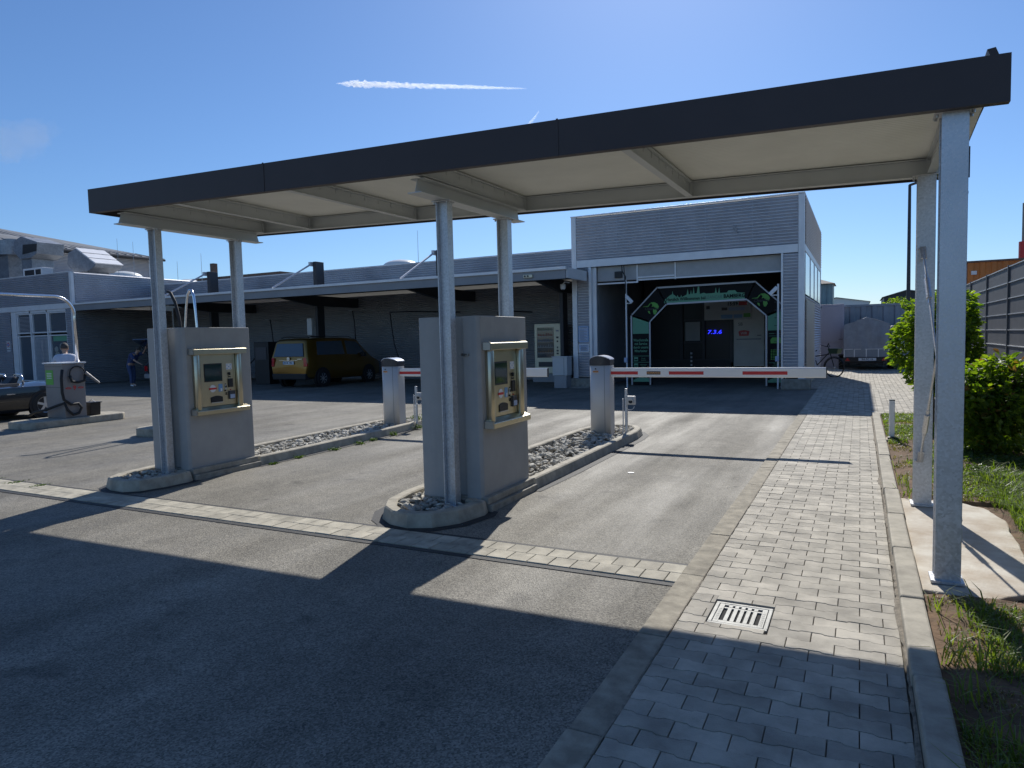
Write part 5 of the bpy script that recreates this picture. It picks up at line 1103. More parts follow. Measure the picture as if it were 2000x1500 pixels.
for s_ in (-1,1):
    b=MB(); b.hexa([(s_*.72,-.02,.78),(s_*.86,-.0,.78),(s_*.89,.16,.78),(s_*.74,.14,.78),(s_*.71,-.015,1.10),(s_*.83,.0,1.10),(s_*.875,.15,1.10),(s_*.74,.14,1.10)]); lbuild(b,'tail_lamp',M['lampred'],van,bevel=.015)
    for pts in ([(.55,.12),(2.05,.12),(2.0,.88),(.62,.88)],[(2.2,.12),(3.38,.15),(3.02,.80),(2.85,.88),(2.2,.88)]): lbuild(sidewin(V,s_,pts),'side_window',M['glass'],van)
    b=MB(); b.tube([(s_*.66,.35,1.81),(s_*.66,.5,1.86),(s_*.66,2.5,1.86),(s_*.66,2.7,1.80)],.014,8); lbuild(b,'roof_rail',M['black'],van)
    for y in (.78,3.46):
        b=MB(); b.cyl((s_*.80,y,.33),(s_*.905,y,.33),.40,24); a=lbuild(b,'wheel_arch',M['black'],van)
        wheel(van,s_*.82,y,.32,s_,.21,8)
    b=MB(); b.box(min(s_*.90,s_*1.08),max(s_*.90,s_*1.08),2.95,3.08,1.05,1.22); lbuild(b,'mirror',M['black'],van,bevel=.02)
b=MB(); b.box(-.26,.26,-.022,-.010,.86,.97); pl=lbuild(b,'number_plate',M['plate'],van)
text('plate_print','BA·BL 1904',.085,M['signblk'],pl,tuple(Vector((0,-.0235,.915))+van.location),ext=.0008,bold=.001,sx=.95)
b=MB(); b.box(-.26,-.22,-.0245,-.0225,.862,.968); lbuild(b,'euro_band',M['blue'],pl)
b=MB(); b.tube([(0,-.020,1.06),(0,-.005,1.06)],.065,20); em=lbuild(b,'emblem',M['chrome'],van)
b=MB(); b.bar((-.035,-.022,1.09),(-.012,-.022,1.03),.010,.004,(0,1,0)); b.bar((.035,-.022,1.09),(.012,-.022,1.03),.010,.004,(0,1,0)); b.bar((-.012,-.022,1.03),(0,-.022,1.06),.010,.004,(0,1,0)); b.bar((.012,-.022,1.03),(0,-.022,1.06),.010,.004,(0,1,0)); lbuild(b,'emblem_mark',M['blue'],em)
b=MB(); b.box(-.45,.45,-.012,.01,1.00,1.012); b.box(.42,.66,-.016,-.008,1.04,1.06); lbuild(b,'tailgate_trim',M['chrome'],van)
# hatchback in the bay, mostly hidden
K=[(0,.34,.86,.95,.74,.78,.66,.02),(.12,.28,.90,1.36,.80,.83,.60,.22),(.9,.22,.92,1.46,.84,.86,.60,0),(2.0,.20,.92,1.46,.84,.86,.60,0),(2.9,.22,.90,1.02,.84,.85,.62,0),(3.7,.26,.70,.80,.78,.80,.6,0),(3.95,.36,.58,.62,.65,.68,.5,0)]
hb=thing('parked_hatchback','dark blue hatchback with its tailgate raised, behind the left kiosk','car',(-25.85,18.75,0))
b=MB(); loft(b,K); lbuild(b,'body',M['carblue'],hb,bevel=.02)
b=MB(); b.hexa([(-.66,.15,1.46),(.66,.15,1.46),(.66,.15,1.50),(-.66,.15,1.50),(-.62,-.62,1.92),(.62,-.62,1.92),(.62,-.60,1.96),(-.62,-.60,1.96)]); lbuild(b,'tailgate',M['carblue'],hb,bevel=.01)
b=MB(); b.box(-.60,.60,-.02,.03,.52,.90); lbuild(b,'boot_opening',M['black'],hb)
b=MB(); b.box(-.78,.78,-.08,.1,.32,.52); lbuild(b,'rear_bumper',M['side'],hb,bevel=.03)
for s_ in (-1,1):
    b=MB(); b.box(min(s_*.62,s_*.80),max(s_*.62,s_*.80),-.03,.06,.62,.84); lbuild(b,'tail_lamp',M['lampred'],hb,bevel=.01)
    lbuild(sidewin(K,s_,[(.6,.15),(2.5,.15),(1.95,.85),(.75,.85)]),'side_window',M['glass'],hb)
    b=MB(); b.tube([(s_*.58,.1,1.2),(s_*.58,-.3,1.7)],.012,6); lbuild(b,'gas_strut',M['black'],hb)
    for y in (.7,3.1): wheel(hb,s_*.76,y,.30,s_,.2)
# roadster
R_=[(0,.38,.62,.68,.60,.64,.5,0),(.12,.26,.72,.80,.76,.78,.62,0),(.7,.20,.76,.86,.82,.84,.66,0),(1.15,.18,.76,.82,.83,.85,.70,0),(2.2,.17,.74,.80,.83,.84,.70,0),(2.6,.18,.74,.84,.83,.84,.68,0),(3.3,.2,.66,.74,.80,.82,.6,0),(3.75,.24,.56,.60,.74,.76,.55,0),(3.95,.34,.48,.5,.6,.62,.45,0)]
rd=thing('roadster','glossy black open roadster cut by the left edge of the photo','car',(-18.16,10.27,0),math.pi)
b=MB(); loft(b,R_); lbuild(b,'body',M['carblk'],rd,bevel=.03,seg=3,smooth=True)
b=MB(); b.box(-.62,.62,1.08,2.35,.70,.845); lbuild(b,'cockpit',M['seat'],rd,bevel=.04)
for s_ in (-1,1):
    b=MB(); b.hexa([(s_*.35-.22,1.18,.72),(s_*.35+.22,1.18,.72),(s_*.35+.22,1.42,.72),(s_*.35-.22,1.42,.72),(s_*.35-.15,1.02,1.0),(s_*.35+.15,1.02,1.0),(s_*.35+.15,1.16,1.0),(s_*.35-.15,1.16,1.0)]); lbuild(b,'seat',M['seat'],rd,bevel=.04)
    c_=s_*.35; b=MB(); b.tube([(c_-.20,1.0,.80),(c_-.19,1.0,.95),(c_-.12,1.0,1.04),(c_+.12,1.0,1.04),(c_+.19,1.0,.95),(c_+.20,1.0,.80)],.022,10); lbuild(b,'roll_hoop',M['chrome'],rd,smooth=True)
    for y in (.70,3.15):
        b=MB(); b.cyl((s_*.74,y,.31),(s_*.848,y,.31),.355,24); lbuild(b,'wheel_arch',M['black'],rd)
        wheel(rd,s_*.77,y,.31,s_,.2)
    b=MB(); b.box(min(s_*.5,s_*.72),max(s_*.5,s_*.72),-.01,.05,.55,.66); lbuild(b,'tail_lamp',M['lampred'],rd,bevel=.01)
    b=MB(); b.box(min(s_*.83,s_*.98),max(s_*.83,s_*.98),2.3,2.42,.84,.95); lbuild(b,'mirror',M['carblk'],rd,bevel=.02)
    b=MB(); b.box(min(s_*.845,s_*.865),max(s_*.845,s_*.865),1.35,1.52,.60,.62); lbuild(b,'door_handle',M['chrome'],rd)
b=MB(); b.hexa([(-.68,2.62,.82),(.68,2.62,.82),(.68,2.64,.82),(-.68,2.64,.82),(-.58,2.12,1.22),(.58,2.12,1.22),(.58,2.14,1.22),(-.58,2.14,1.22)]); lbuild(b,'windscreen',M['glassl'],rd)
b=MB(); b.box(-.30,.30,1.0,1.02,.82,.98); lbuild(b,'wind_deflector',M['glass'],rd)
# trailer with tarpaulin
tr=thing('covered_trailer','grey tarpaulin-covered trailer with red triangle reflectors in the yard','trailer',(.22,30.45,0))
b=MB(); n=10; vs=[]
W_,D_=.80,2.6
ys=[0,.02,D_*.5,D_]; 
for j in range(9):
    y=D_*j/8
    ring=[(-W_,.85),(-W_+.01,1.3),(-W_+.02,1.80),(-W_*.5,1.95),(0,2.10),(W_*.5,1.99),(W_-.02,1.84),(W_-.01,1.3),(W_,.85)]
    for x,z in ring: vs.append((x+noise.noise(Vector((x*3,y*3,z*3)))*.05,y+noise.noise(Vector((x*4,z*4,2)))*.05,z+noise.noise(Vector((x*3,y*4,z)))*.02))
q=9; fs=[(j*q+k,j*q+k+1,(j+1)*q+k+1,(j+1)*q+k) for j in range(8) for k in range(q-1)]
b.add(vs,fs); g_=[];gf=[]
for j in range(7):
    for k in range(15):
        x=-W_+2*W_*k/14; zt_=2.10-abs(x)/W_*.28; z=.83+(zt_-.83)*j/6; g_.append((x,-.01+.05*noise.noise(Vector((x*5+z*1.2,z*.8,9)))-(.06 if .35<x<.6 and j in (2,3) else 0),z))
gf=[(j*15+k,j*15+k+1,(j+1)*15+k+1,(j+1)*15+k) for j in range(6) for k in range(14)]
b.add(g_,gf); lbuild(b,'tarpaulin',M['tarp'],tr,smooth=True)
b=MB(); b.box(-.80,.80,0,D_,.54,.86); lbuild(b,'box_body',M['contg'],tr,bevel=.01); b=MB(); [b.box(x-.015,x+.015,-.015,0,.54,.86) for x in (-.78,-.42,.0,.42,.78)]; b.box(-.8,.8,-.02,-.001,.845,.865); lbuild(b,'tailboard_ribs',M['trim'],tr)
b=MB(); b.box(-.84,.84,-.04,.06,.36,.53); bar=lbuild(b,'light_board',M['black'],tr,bevel=.005)
for x in (-.66,.62):
    b=MB(); b.prism([(x-.09,.40),(x+.09,.40),(x,.53)],-.062,-.042,'y'); lbuild(b,'triangle_reflector',M['lampred'],tr)
b=MB(); b.box(-.27,.35,-.05,-.041,.40,.51); pl=lbuild(b,'number_plate',M['plate'],tr); text('plate_print','BA·PC 16',.10,M['signblk'],pl,tuple(Vector((.04,-.0515,.455))+tr.location),ext=.0008,bold=.001)
b=MB(); b.box(-.6,.6,.1,D_+.8,.28,.36); lbuild(b,'chassis',M['black'],tr)
for s_ in (-1,1): wheel(tr,s_*.92,1.3,.28,s_,.17)
for s_ in (-1,): 
    b=MB(); b.box(-1.02,-.82,.95,1.65,.56,.62); lbuild(b,'mudguard',M['black'],tr,bevel=.01); b=MB(); b.box(.82,1.02,.95,1.65,.56,.62); lbuild(b,'mudguard',M['black'],tr,bevel=.01)
t2=thing('covered_trailer','second dark trailer partly hidden behind the bush, right of the tarpaulin trailer','trailer',(1.45,31.2,0)); b=MB(); b.box(-.35,.9,0,2.2,.5,1.75); lbuild(b,'box_body',M['contg'],t2,bevel=.03); b=MB(); b.box(-.35,.9,-.03,0,.4,.55); lbuild(b,'light_board',M['black'],t2); wheel(t2,-.35,1.0,.28,-1,.17); wheel(t2,.85,1.0,.28,1,.17)
# bicycle
bk=thing('bicycle','black city bicycle leaning in the shade beside the hall wall','bicycle',(-1.35,26.3,0),math.radians(-24))
def bwheel(x):
    b=MB(); b.tube([(x+.33*math.cos(2*math.pi*k/28),0,.35+.33*math.sin(2*math.pi*k/28)) for k in range(29)],.022,6,False); o=lbuild(b,'wheel',M['rubber'],bk)
    b=MB(); [b.tube([(x,0,.35),(x+.32*math.cos(2*math.pi*k/16),0,.35+.32*math.sin(2*math.pi*k/16))],.002,4) for k in range(16)]; b.cyl((x,-.04,.35),(x,.04,.35),.025,10); lbuild(b,'spokes',M['galv'],o)
bwheel(.62); bwheel(-.45)
b=MB(); 
for p,q in (((.62,0,.35),(.45,0,.92)),((.46,0,.88),(.02,0,.42)),((.02,0,.42),(-.12,0,.85)),((.44,0,.80),(-.1,0,.72)),((-.45,0,.35),(.02,0,.32)),((-.45,0,.35),(-.12,0,.80)),((.45,0,.92),(.42,0,1.04))): b.tube([p,q],.017,8)
lbuild(b,'frame',M['black'],bk)
b=MB(); b.tube([(.30,-.28,1.12),(.42,-.1,1.06),(.42,.1,1.06),(.30,.28,1.12)],.013,8); b.tube([(.42,-.1,1.06),(.48,-.12,1.18)],.02,6); lbuild(b,'handlebar',M['black'],bk)
b=MB(); b.hexa([(-.28,-.08,.90),(.0,-.03,.90),(.0,.03,.90),(-.28,.08,.90),(-.28,-.1,.95),(.02,-.03,.95),(.02,.03,.95),(-.28,.1,.95)]); lbuild(b,'saddle',M['black'],bk,bevel=.015)
b=MB(); b.tube([(.62+.37*math.cos(math.radians(a)),0,.35+.37*math.sin(math.radians(a))) for a in range(20,190,15)],.012,6); b.tube([(-.45+.37*math.cos(math.radians(a)),0,.35+.37*math.sin(math.radians(a))) for a in range(20,170,15)],.012,6); lbuild(b,'mudguard',M['black'],bk)
b=MB(); b.hexa([(.5,-.14,.82),(.78,-.14,.82),(.78,.14,.82),(.5,.14,.82),(.46,-.18,1.0),(.84,-.18,1.0),(.84,.18,1.0),(.46,.18,1.0)]); lbuild(b,'front_basket',mat('basket_green',(.05,.09,.05),.6),bk,bevel=.02)
CT1=((-1523.6, 1795.9, 840.3),(-997.2, 2136.5, 832.7))
CT2=((-1015.6, 2169.0, 718.6),(-968.5, 2173.0, 769.7))
CL=(-2137.8, 1150.2, 598.8)
# ================================================================== people
def skinmesh(name,pts,edges,radii,m,par,sub=2):
    me=bpy.data.meshes.new(name); me.from_pydata(pts,edges,[]); me.materials.append(m)
    o=bpy.data.objects.new(name,me); C.objects.link(o); o.parent=par
    sk=o.modifiers.new('skin','SKIN'); sk.use_smooth_shade=True
    if not me.skin_vertices: return o
    for i,v in enumerate(me.skin_vertices[0].data): v.radius=(radii[i] if isinstance(radii[i],tuple) else (radii[i],radii[i])); v.use_root=(i==0)
    sb=o.modifiers.new('sub','SUBSURF'); sb.levels=sub; sb.render_levels=sub
    return o
def person(label,loc,rz,J,shirt,trous,hairm,shoe,sleeve=True):
    # J: dict of joints in local metres, facing +Y
    p=thing('person',label,'person',loc,rz)
    fcv=J.pop('face'); names=list(J); idx={n:i for i,n in enumerate(names)}
    rad=dict(pelvis=(.15,.12),waist=(.13,.105),chest=(.165,.12),neckb=(.075,.07),neck=(.052,.055),skull=(.075,.09),crown=(.07,.085))
    E=[('pelvis','waist'),('waist','chest'),('chest','neckb'),('neckb','neck'),('neck','skull'),('skull','crown')]
    for s_ in 'LR':
        E+=[('chest','sh'+s_),('sh'+s_,'el'+s_),('el'+s_,'wr'+s_),('wr'+s_,'pm'+s_),('pelvis','hp'+s_),('hp'+s_,'kn'+s_),('kn'+s_,'an'+s_),('an'+s_,'to'+s_)]
        rad.update({'sh'+s_:.065,'el'+s_:.042,'wr'+s_:(.028,.022),'pm'+s_:(.038,.02),'hp'+s_:.088,'kn'+s_:.056,'an'+s_:.04,'to'+s_:(.045,.03)})
    # fingers
    P=[J[n] for n in names]; Rr=[rad[n] for n in names]; ed=[(idx[a],idx[b_]) for a,b_ in E]
    for s_ in 'LR':
        w=Vector(J['wr'+s_]); pm=Vector(J['pm'+s_]); d=(pm-w).normalized(); side=d.cross(Vector((0,0,1)));
        if side.length<.1: side=Vector((1,0,0))
        side.normalize()
        for k,(o_,L_) in enumerate(((-.030,.06),(-.010,.075),(.010,.07),(.028,.055))):
            a=pm+side*o_+d*.03; b_=a+d*L_*.5+Vector((0,0,-.008)); c=b_+d*L_*.45+Vector((0,0,-.02)); n=len(P)
            P+=[tuple(a),tuple(b_),tuple(c)]; Rr+=[.010,.009,.007]; ed+=[(idx['pm'+s_],n),(n,n+1),(n+1,n+2)]
        n=len(P); a=w+side*(-.035)+d*.03; c=a+side*(-.02)+d*.045; P+=[tuple(a),tuple(c)]; Rr+=[.012,.009]; ed+=[(idx['wr'+s_],n),(n,n+1)]
    body=skinmesh('body',P,ed,Rr,M['skin'],p)
    # face features merged in one small mesh with the head
    hd=Vector(J['skull']); up=(Vector(J['crown'])-hd).normalized(); fw=Vector(fcv).normalized()
    def sub(nm,nn,ee,rr,m): return skinmesh(nm,[J[n] for n in nn],[(nn.index(a),nn.index(b_)) for a,b_ in ee],rr,m,p)
    nn=['waist','pelvis0','chest','neckb','shL','shR']; J['pelvis0']=tuple(Vector(J['pelvis'])+Vector((0,0,.02)))
    ee=[('waist','pelvis0'),('waist','chest'),('chest','neckb'),('chest','shL'),('chest','shR')]; rr=[(.155,.125),(.168,.135),(.185,.14),(.085,.08),.085,.085]
    for s_ in 'LR':
        a=Vector(J['sh'+s_]); e=Vector(J['el'+s_]); J['sl'+s_]=tuple(a+(e-a)*(.75 if not sleeve else 1.0)); nn.append('sl'+s_); ee.append(('sh'+s_,'sl'+s_)); rr.append(.060)
        if sleeve=='long': 
            J['cu'+s_]=tuple(e+(Vector(J['wr'+s_])-e)*.85); nn.append('cu'+s_); ee.append(('sl'+s_,'cu'+s_)); rr.append(.042)
    sub('shirt',nn,ee,rr,shirt)
    nn=['pelvis','waist0']; J['waist0']=tuple(Vector(J['pelvis'])+(Vector(J['waist'])-Vector(J['pelvis']))*.45); ee=[('pelvis','waist0')]; rr=[(.165,.135),(.15,.122)]
    for s_ in 'LR':
        J['cf'+s_]=tuple(Vector(J['an'+s_])+Vector((0,0,.03))); nn+=['hp'+s_,'kn'+s_,'cf'+s_]; ee+=[('pelvis','hp'+s_),('hp'+s_,'kn'+s_),('kn'+s_,'cf'+s_)]; rr+=[.105,.075,.062]
    sub('trousers',nn,ee,rr,trous)
    for s_ in 'LR':
        a=Vector(J['an'+s_]); t_=Vector(J['to'+s_]); skinmesh('shoe',[tuple(a+Vector((0,-.05,-.03))),tuple(a+Vector((0,0,-.02))),tuple(t_)],[(0,1),(1,2)],[(.04,.035),(.045,.045),(.048,.03)],shoe,p,1)
    # hair cap
    b=MB(); c=hd+up*.045-fw*.012; rnd=random.Random(3); vs=[];fs=[];n=16;m=8
    for j in range(m+1):
        ph=math.pi*.62*j/m
        for k in range(n):
            a=2*math.pi*k/n; r=.108+rnd.uniform(-.004,.006); v=Vector((r*.82*math.sin(ph)*math.cos(a),r*.98*math.sin(ph)*math.sin(a),r*1.02*math.cos(ph)))
            if v.dot(fw)>.045 and v.z<.03: v=v*.82
            vs.append(tuple(c+v))
    for j in range(m):
        for k in range(n): fs.append((j*n+k,(j+1)*n+k,(j+1)*n+(k+1)%n,j*n+(k+1)%n))
    b.add(vs,fs); b.build('hair',hairm,p,local=True,smooth=True)
    f=MB(); nose=hd+fw*.092+Vector((0,0,-.0)); f.sph(tuple(nose),(.014,.02,.022),8,6); rt=fw.cross(up).normalized()
    for s_ in (-1,1): f.sph(tuple(hd+rt*.075*s_+Vector((0,0,.005))-fw*.01),(.014,.022,.032),8,6)
    f.build('nose_and_ears',M['skin'],p,local=True,smooth=True)
    f=MB()
    for s_ in (-1,1): f.sph(tuple(hd+fw*.085+rt*.03*s_+up*.025),(.010,.008,.007),8,5)
    f.build('eyes',M['black'],p,local=True,smooth=True)
    return p
A=dict(pelvis=(0,0,.96),waist=(0,.05,1.10),chest=(0,.14,1.34),neckb=(0,.20,1.47),neck=(0,.23,1.52),skull=(0,.26,1.62),crown=(0,.27,1.70),
 shL=(-.19,.14,1.40),elL=(-.30,.24,1.16),wrL=(-.24,.46,1.08),pmL=(-.22,.53,1.06),shR=(.19,.14,1.40),elR=(.30,.26,1.18),wrR=(.24,.48,1.12),pmR=(.22,.55,1.10),
 hpL=(-.10,0,.90),knL=(-.12,.03,.50),anL=(-.13,-.02,.09),toL=(-.13,.13,.035),hpR=(.10,0,.90),knR=(.12,.05,.50),anR=(.14,0,.09),toR=(.14,.15,.035),face=(0,.97,-.2))
person('person with dark grey hair in a pale shirt standing behind the vacuum station',(-18.0,10.5,0),math.radians(60),dict(A),M['shirtw'],M['trous'],M['hair'],M['black'],True)
B_=dict(pelvis=(0,-.04,.93),waist=(0,.06,1.06),chest=(0,.22,1.27),neckb=(0,.32,1.38),neck=(0,.36,1.42),skull=(0,.43,1.50),crown=(0,.47,1.57),
 shL=(-.18,.24,1.32),elL=(-.22,.46,1.38),wrL=(-.18,.62,1.55),pmL=(-.17,.66,1.62),shR=(.18,.24,1.32),elR=(.22,.42,1.10),wrR=(.18,.62,.98),pmR=(.17,.69,.95),
 hpL=(-.10,-.04,.87),knL=(-.12,.0,.48),anL=(-.15,-.08,.09),toL=(-.15,.07,.035),hpR=(.10,-.04,.87),knR=(.12,.10,.50),anR=(.14,.12,.09),toR=(.14,.27,.035),face=(0,.9,-.4))
person('person in dark blue work clothes bending into the open boot of the hatchback',(-26.95,18.35,0),math.radians(-82),B_,M['shirtb'],M['jeans'],M['hair'],M['white'],True)
# ================================================================== vegetation
def leafcloud(nm,pts_fn,N,size,m,par=None,seed=1,kind=None,mats=None):
    rnd=random.Random(seed); vs=[];fs=[];mi=[]
    for i in range(N):
        r=pts_fn(rnd)
        if r is None: continue
        p,nrm=r; s=size*rnd.uniform(.6,1.25)
        d=Vector((nrm[0]+rnd.uniform(-.8,.8),nrm[1]+rnd.uniform(-.8,.8),nrm[2]*.4+rnd.uniform(-.75,.25))).normalized()
        q=Vector((rnd.uniform(-1,1),rnd.uniform(-1,1),rnd.uniform(.1,1.2))).normalized(); w=d.cross(q)
        if w.length<.05: continue
        w.normalize(); n=w.cross(d); a=Vector(p); b0=len(vs)
        fold=n*s*.10
        vs+=[tuple(a),tuple(a+d*s*.35+w*s*.27+fold),tuple(a+d*s*.75+w*s*.20+fold),tuple(a+d*s),tuple(a+d*s*.75-w*s*.20+fold),tuple(a+d*s*.35-w*s*.27+fold)]
        fs+=[(b0,b0+1,b0+2,b0+3),(b0,b0+3,b0+4,b0+5)]; k=1 if (mats and rnd.random()<mats) else 0; mi+=[k,k]
    return raw(nm,vs,fs,m,par,kind,mi if isinstance(m,list) else None)
def bush(label,c,rx,ry,z0,z1,N,size,seed,red=0.,cat='bush'):
    t=thing('hornbeam_bush',label,cat,(c[0],c[1],.08),group='hornbeam bushes in the garden strip')
    rnd=random.Random(seed); zc=(z0+z1)/2; rz=(z1-z0)/2
    lobes=[]
    for i in range(26):
        a=rnd.uniform(0,6.28); e=rnd.uniform(-.9,.95); q=math.sqrt(1-e*e*.8)
        lobes.append((Vector((c[0]+rx*.62*q*math.cos(a),c[1]+ry*.62*q*math.sin(a),zc+rz*.72*e)),rnd.uniform(.30,.52)))
    lobes.append((Vector((c[0],c[1],zc)),.55)); lobes.append((Vector((c[0],c[1],zc+rz*.6)),.5))
    def f(r):
        l,k=lobes[r.randrange(len(lobes))]
        v=Vector((r.gauss(0,1),r.gauss(0,1),r.gauss(0,1))).normalized()*(r.uniform(.55,1.05)**.6)
        p=l+Vector((v.x*rx*k,v.y*ry*k,v.z*rz*k))
        if p.z<.1: return None
        return (tuple(p-t.location),tuple(v))
    leafcloud('leaves',f,N,size,[M['leaf'],M['leafr']],t,seed,None,red)
    b=MB()
    for i in range(14):
        a=rnd.uniform(0,6.28); k=rnd.uniform(.2,.75); e=Vector((c[0]+rx*k*math.cos(a),c[1]+ry*k*math.sin(a),zc+rz*rnd.uniform(-.2,.8))); s=Vector((c[0]+rnd.uniform(-.06,.06),c[1]+rnd.uniform(-.06,.06),.03)); mdl=s.lerp(e,.5)+Vector((rnd.uniform(-.06,.06),rnd.uniform(-.06,.06),.08))
        b.tube([s,mdl,e],[.014,.009,.004],6)
    b.build('stems',M['bark'],t)
    # protruding shoots
    b=MB(); L=[]
    for i in range(int(34)):
        a=rnd.uniform(0,6.28); e=rnd.uniform(0,1); base=Vector((c[0]+rx*.85*math.cos(a)*math.sqrt(1-e*e*.7),c[1]+ry*.85*math.sin(a)*math.sqrt(1-e*e*.7),zc+rz*.85*e)); d=Vector((math.cos(a)*.5,math.sin(a)*.5,.6+rnd.random()*.6)).normalized(); ln=rnd.uniform(.10,.24); b.tube([base,base+d*ln],[.004,.002],4)
        for k in range(9): L.append((tuple(base+d*ln*(k+.5)/9-t.location),tuple(d)))
    b.build('shoots',M['bark'],t); it=iter(L)
    leafcloud('shoot_leaves',lambda r: next(it),len(L),size*.95,[M['leaf'],M['leafr']],t,seed+9,None,min(1,red*4))
bush('tall bright green hornbeam bush behind the rear right column',(1.12,13.0),.62,.62,.45,2.12,7200,.095,11,.0)
bush('lower green hornbeam bush with reddish young shoots beside the front right column',(1.42,10.1),.44,.46,.12,1.20,6200,.085,12,.04)
# grass blades
def grass(nm,label,N,dens,m,h0,h1,seed,ys=(1.0,14.2),xs=(.36,2.9)):
    rnd=random.Random(seed); vs=[];fs=[];k=0;tries=0
    while k<N and tries<N*30:
        tries+=1; x=rnd.uniform(*xs); y=ys[0]+(ys[1]-ys[0])*rnd.random()**1.5
        if not dens(x,y,rnd): continue
        k+=1; h_=rnd.uniform(h0,h1); a=rnd.uniform(0,6.28); w=rnd.uniform(.0016,.0032)*(1+y*.12); ln=rnd.uniform(.3,1.5)*h_; dx,dy=math.cos(a),math.sin(a); z=.045+soilz(x,y)-.004; px,py=-dy*w,dx*w; n=len(vs)
        vs+=[(x-px,y-py,z),(x+px,y+py,z),(x+dx*ln*.35-px*.8,y+dy*ln*.35-py*.8,z+h_*.6),(x+dx*ln*.35+px*.8,y+dy*ln*.35+py*.8,z+h_*.6),(x+dx*ln,y+dy*ln,z+h_*(1-.25*ln/h_))]
        fs+=[(n,n+1,n+3,n+2),(n+2,n+3,n+4)]
    o=raw(nm,vs,fs,m,kind='stuff'); tag(o,label,'grass'); return o
def dn(x,y,r):
    if .28<x<1.12 and 4.6<y<7.22: return False
    v=noise.noise(Vector((x*2.1,y*1.6,4)))+.35*noise.noise(Vector((x*7,y*7,2)))
    bias=.05+(x-.9)*.36
    if y>11.5: bias+=.45
    if 7.5<y<10.5 and x<.75: bias-=.35
    if y<4.6: bias-=.02
    return v+bias>r.uniform(-.12,.12)
grass('grass','green grass tufts growing over the soil strip by the fence',90000,dn,M['grass'],.02,.085,21)
def dn2(x,y,r):
    if .28<x<1.12 and 4.6<y<7.22: return False
    return noise.noise(Vector((x*3,y*3,9)))>r.uniform(-.1,.3)
grass('dry_grass','dry straw-coloured grass lying on the bare soil',26000,dn2,M['straw'],.008,.05,22)
def dn3(x,y,r): return y<4.7 and (noise.noise(Vector((x*3,y*3,14)))>.02 or x<.43)
grass('long_grass','long grass blades hanging over the garden kerb in the foreground',2600,lambda x,y,r:(noise.noise(Vector((x*3,y*4,14)))>.12) and (x<.62 or x>1.1) and not(.28<x<1.12 and 4.6<y<7.22),M['grass'],.09,.20,23,ys=(1.2,8.8),xs=(.35,1.7))
grass('tall_grass','tall bright grass crowding the right edge of the concrete pad',9000,lambda x,y,r: x>1.10+.08*noise.noise(Vector((y*3,1,1))) and noise.noise(Vector((x*2,y*2,31)))>-.25,M['grass'],.08,.22,27,ys=(4.0,8.2),xs=(1.02,1.9))
def weeds(nm,label,spots,N,size,seed):
    def f(r):
        s_=spots[r.randrange(len(spots))]; a=r.uniform(0,6.28); k=abs(r.gauss(0,.5)); return ((s_[0]+math.cos(a)*s_[2]*k,s_[1]+math.sin(a)*s_[2]*k*1.6,s_[3]+abs(r.gauss(0,.4))*s_[4]),(math.cos(a),math.sin(a),1))
    o=leafcloud(nm,f,N,size,M['weed'],None,seed,'stuff'); tag(o,label,'weeds')
weeds('weeds','low weeds sprouting along the right side of the left kerb island',[(-7.03,7.2,.05,.0,.03),(-7.0,7.9,.07,.0,.04),(-7.02,8.5,.07,.0,.06),(-7.06,8.9,.05,.0,.05),(-7.1,9.5,.06,.0,.10),(-7.0,6.7,.04,0,.02),(-7.6,10.9,.14,.12,.08),(-7.35,10.7,.08,.1,.08),(-7.15,10.3,.08,.02,.08)],1300,.026,31)
weeds('clover','leafy ground plants among the grass behind the right columns',[(1.1+.7*random.random(),8.0+3.5*random.random(),.18,.08,.05) for _ in range(26)],5200,.035,32)
weeds('moss','yellow-green moss and weeds on the paver band at far left',[(-8.6-.5*k,4.62+.02*(k%2),.09,.012,.008) for k in range(7)],600,.02,33)
# small litter: stones and crumbs on asphalt edges
rr=random.Random(8); vs=[];fs=[]
for i in range(170):
    e=rr.random()
    if e<.4: x,y=-1.10-abs(rr.gauss(0,.08)),rr.uniform(1.5,14)
    elif e<.7: x,y=.19-abs(rr.gauss(0,.02)),rr.uniform(1.5,14)
    else: x,y=rr.uniform(-8,-1.1),rr.uniform(1.5,9)
    s_=rr.uniform(.0015,.004); n=len(vs); z=.022 if x>-.9 else .004
    vs+=[(x-s_,y-s_,z),(x+s_,y-s_*.6,z),(x+s_*.7,y+s_,z),(x-s_*.8,y+s_*.9,z),(x,y,z+s_*1.2)]; fs+=[(n,n+1,n+4),(n+1,n+2,n+4),(n+2,n+3,n+4),(n+3,n,n+4)]
tag(raw('grit',vs,fs,M['rock1'],kind='stuff'),'tiny stones and grit scattered over asphalt and pavers','grit')
# far greenery
def farbush(label,c,r,h_,N,seed):
    t=thing('distant_tree',label,'tree',c,group='distant trees beyond the container wall')
    def f(q):
        v=Vector((q.gauss(0,1),q.gauss(0,1),q.gauss(0,1))).normalized()*q.uniform(.6,1); return ((v.x*r,v.y*r,h_+v.z*r*.6),tuple(v))
    leafcloud('crown',f,N,.35,M['leaf'],t,seed); b=MB(); b.tube([(0,0,0),(0,0,h_)],[.15,.08],8); b.build('trunk',M['bark'],t,local=True)
farbush('small distant tree left of the lamp post above the container wall',(3.6,80,0),1.9,3.6,900,41); farbush('second small distant tree below the dark warehouse roof',(5.6,82,0),1.7,3.7,800,42); farbush('little green tree top showing above the shelter roof at left',(-61,62,0),1.3,8.2,500,43)
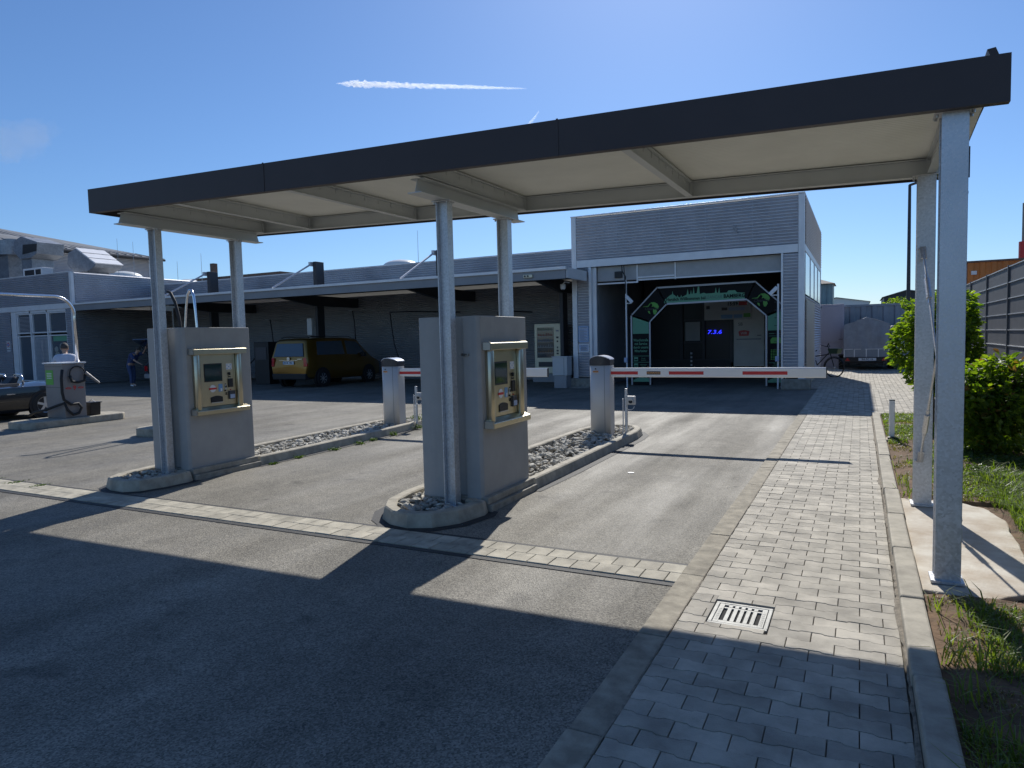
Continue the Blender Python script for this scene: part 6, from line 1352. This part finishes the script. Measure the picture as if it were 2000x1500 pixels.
# ================================================================== contrails
def contrail(nm,label,p0,p1,w,h_,seed,strength):
    m=bpy.data.materials.new('contrail_ice'); m.use_nodes=True; t=m.node_tree; N=t.nodes; L=t.links; N.clear()
    vp=N.new('ShaderNodeVolumePrincipled'); vp.inputs['Color'].default_value=(1,1,1,1); vp.inputs['Anisotropy'].default_value=.55; vp.inputs['Density'].default_value=strength
    o=N.new('ShaderNodeOutputMaterial'); L.new(vp.outputs[0],o.inputs['Volume'])
    a=Vector(p0);b_=Vector(p1); d=(b_-a); K_=170; n=16; dn_=d.normalized(); up=Vector((0,0,1)); sd=dn_.cross(up).normalized(); up=sd.cross(dn_); vs=[];fs=[]; rnd=random.Random(seed)
    for i in range(K_+1):
        t_=i/K_; env=min(1,t_*10+.05)*(1-t_)**.55+.02; c=a+d*t_
        for k in range(n):
            q=2*math.pi*k/n; nz=1+.75*noise.noise(Vector((i*.33,math.cos(q)*1.2,math.sin(q)*1.2+seed)))+.5*noise.noise(Vector((i*.9,math.cos(q)*2,math.sin(q)*2+seed))); vs.append(tuple(c+(sd*math.cos(q)*w+up*math.sin(q)*h_)*env*nz))
    for i in range(K_):
        for k in range(n): fs.append((i*n+k,i*n+(k+1)%n,(i+1)*n+(k+1)%n,(i+1)*n+k))
    fs.append(tuple(range(n))[::-1]); fs.append(tuple(range(K_*n,(K_+1)*n)))
    b=MB(); b.add(vs,fs); o=b.build(nm,m); tag(o,label,'contrail'); return o
contrail('contrail','long white feathery contrail high above the canopy',CT1[0],CT1[1],11,10,1,.045)
contrail('contrail','short thin contrail stub just above the canopy fascia',CT2[0],CT2[1],4,6,2,.03)

m=bpy.data.materials.new('thin_cloud'); m.use_nodes=True; N=m.node_tree.nodes; N.clear(); vp=N.new('ShaderNodeVolumePrincipled'); vp.inputs['Color'].default_value=(1,1,1,1); vp.inputs['Density'].default_value=.0011; o=N.new('ShaderNodeOutputMaterial'); m.node_tree.links.new(vp.outputs[0],o.inputs['Volume'])
b=MB(); c=Vector(CL); rc=random.Random(5)
b.sph(tuple(c),(150,60,52),32,16)
b.v=[tuple(c+(Vector(v)-c)*(1+.5*noise.noise((Vector(v)-c)*.02)+.25*noise.noise((Vector(v)-c)*.06))) for v in b.v]
tag(b.build('thin_cloud',m),'faint thin cloud veil low in the sky at far left','cloud',kind='stuff')
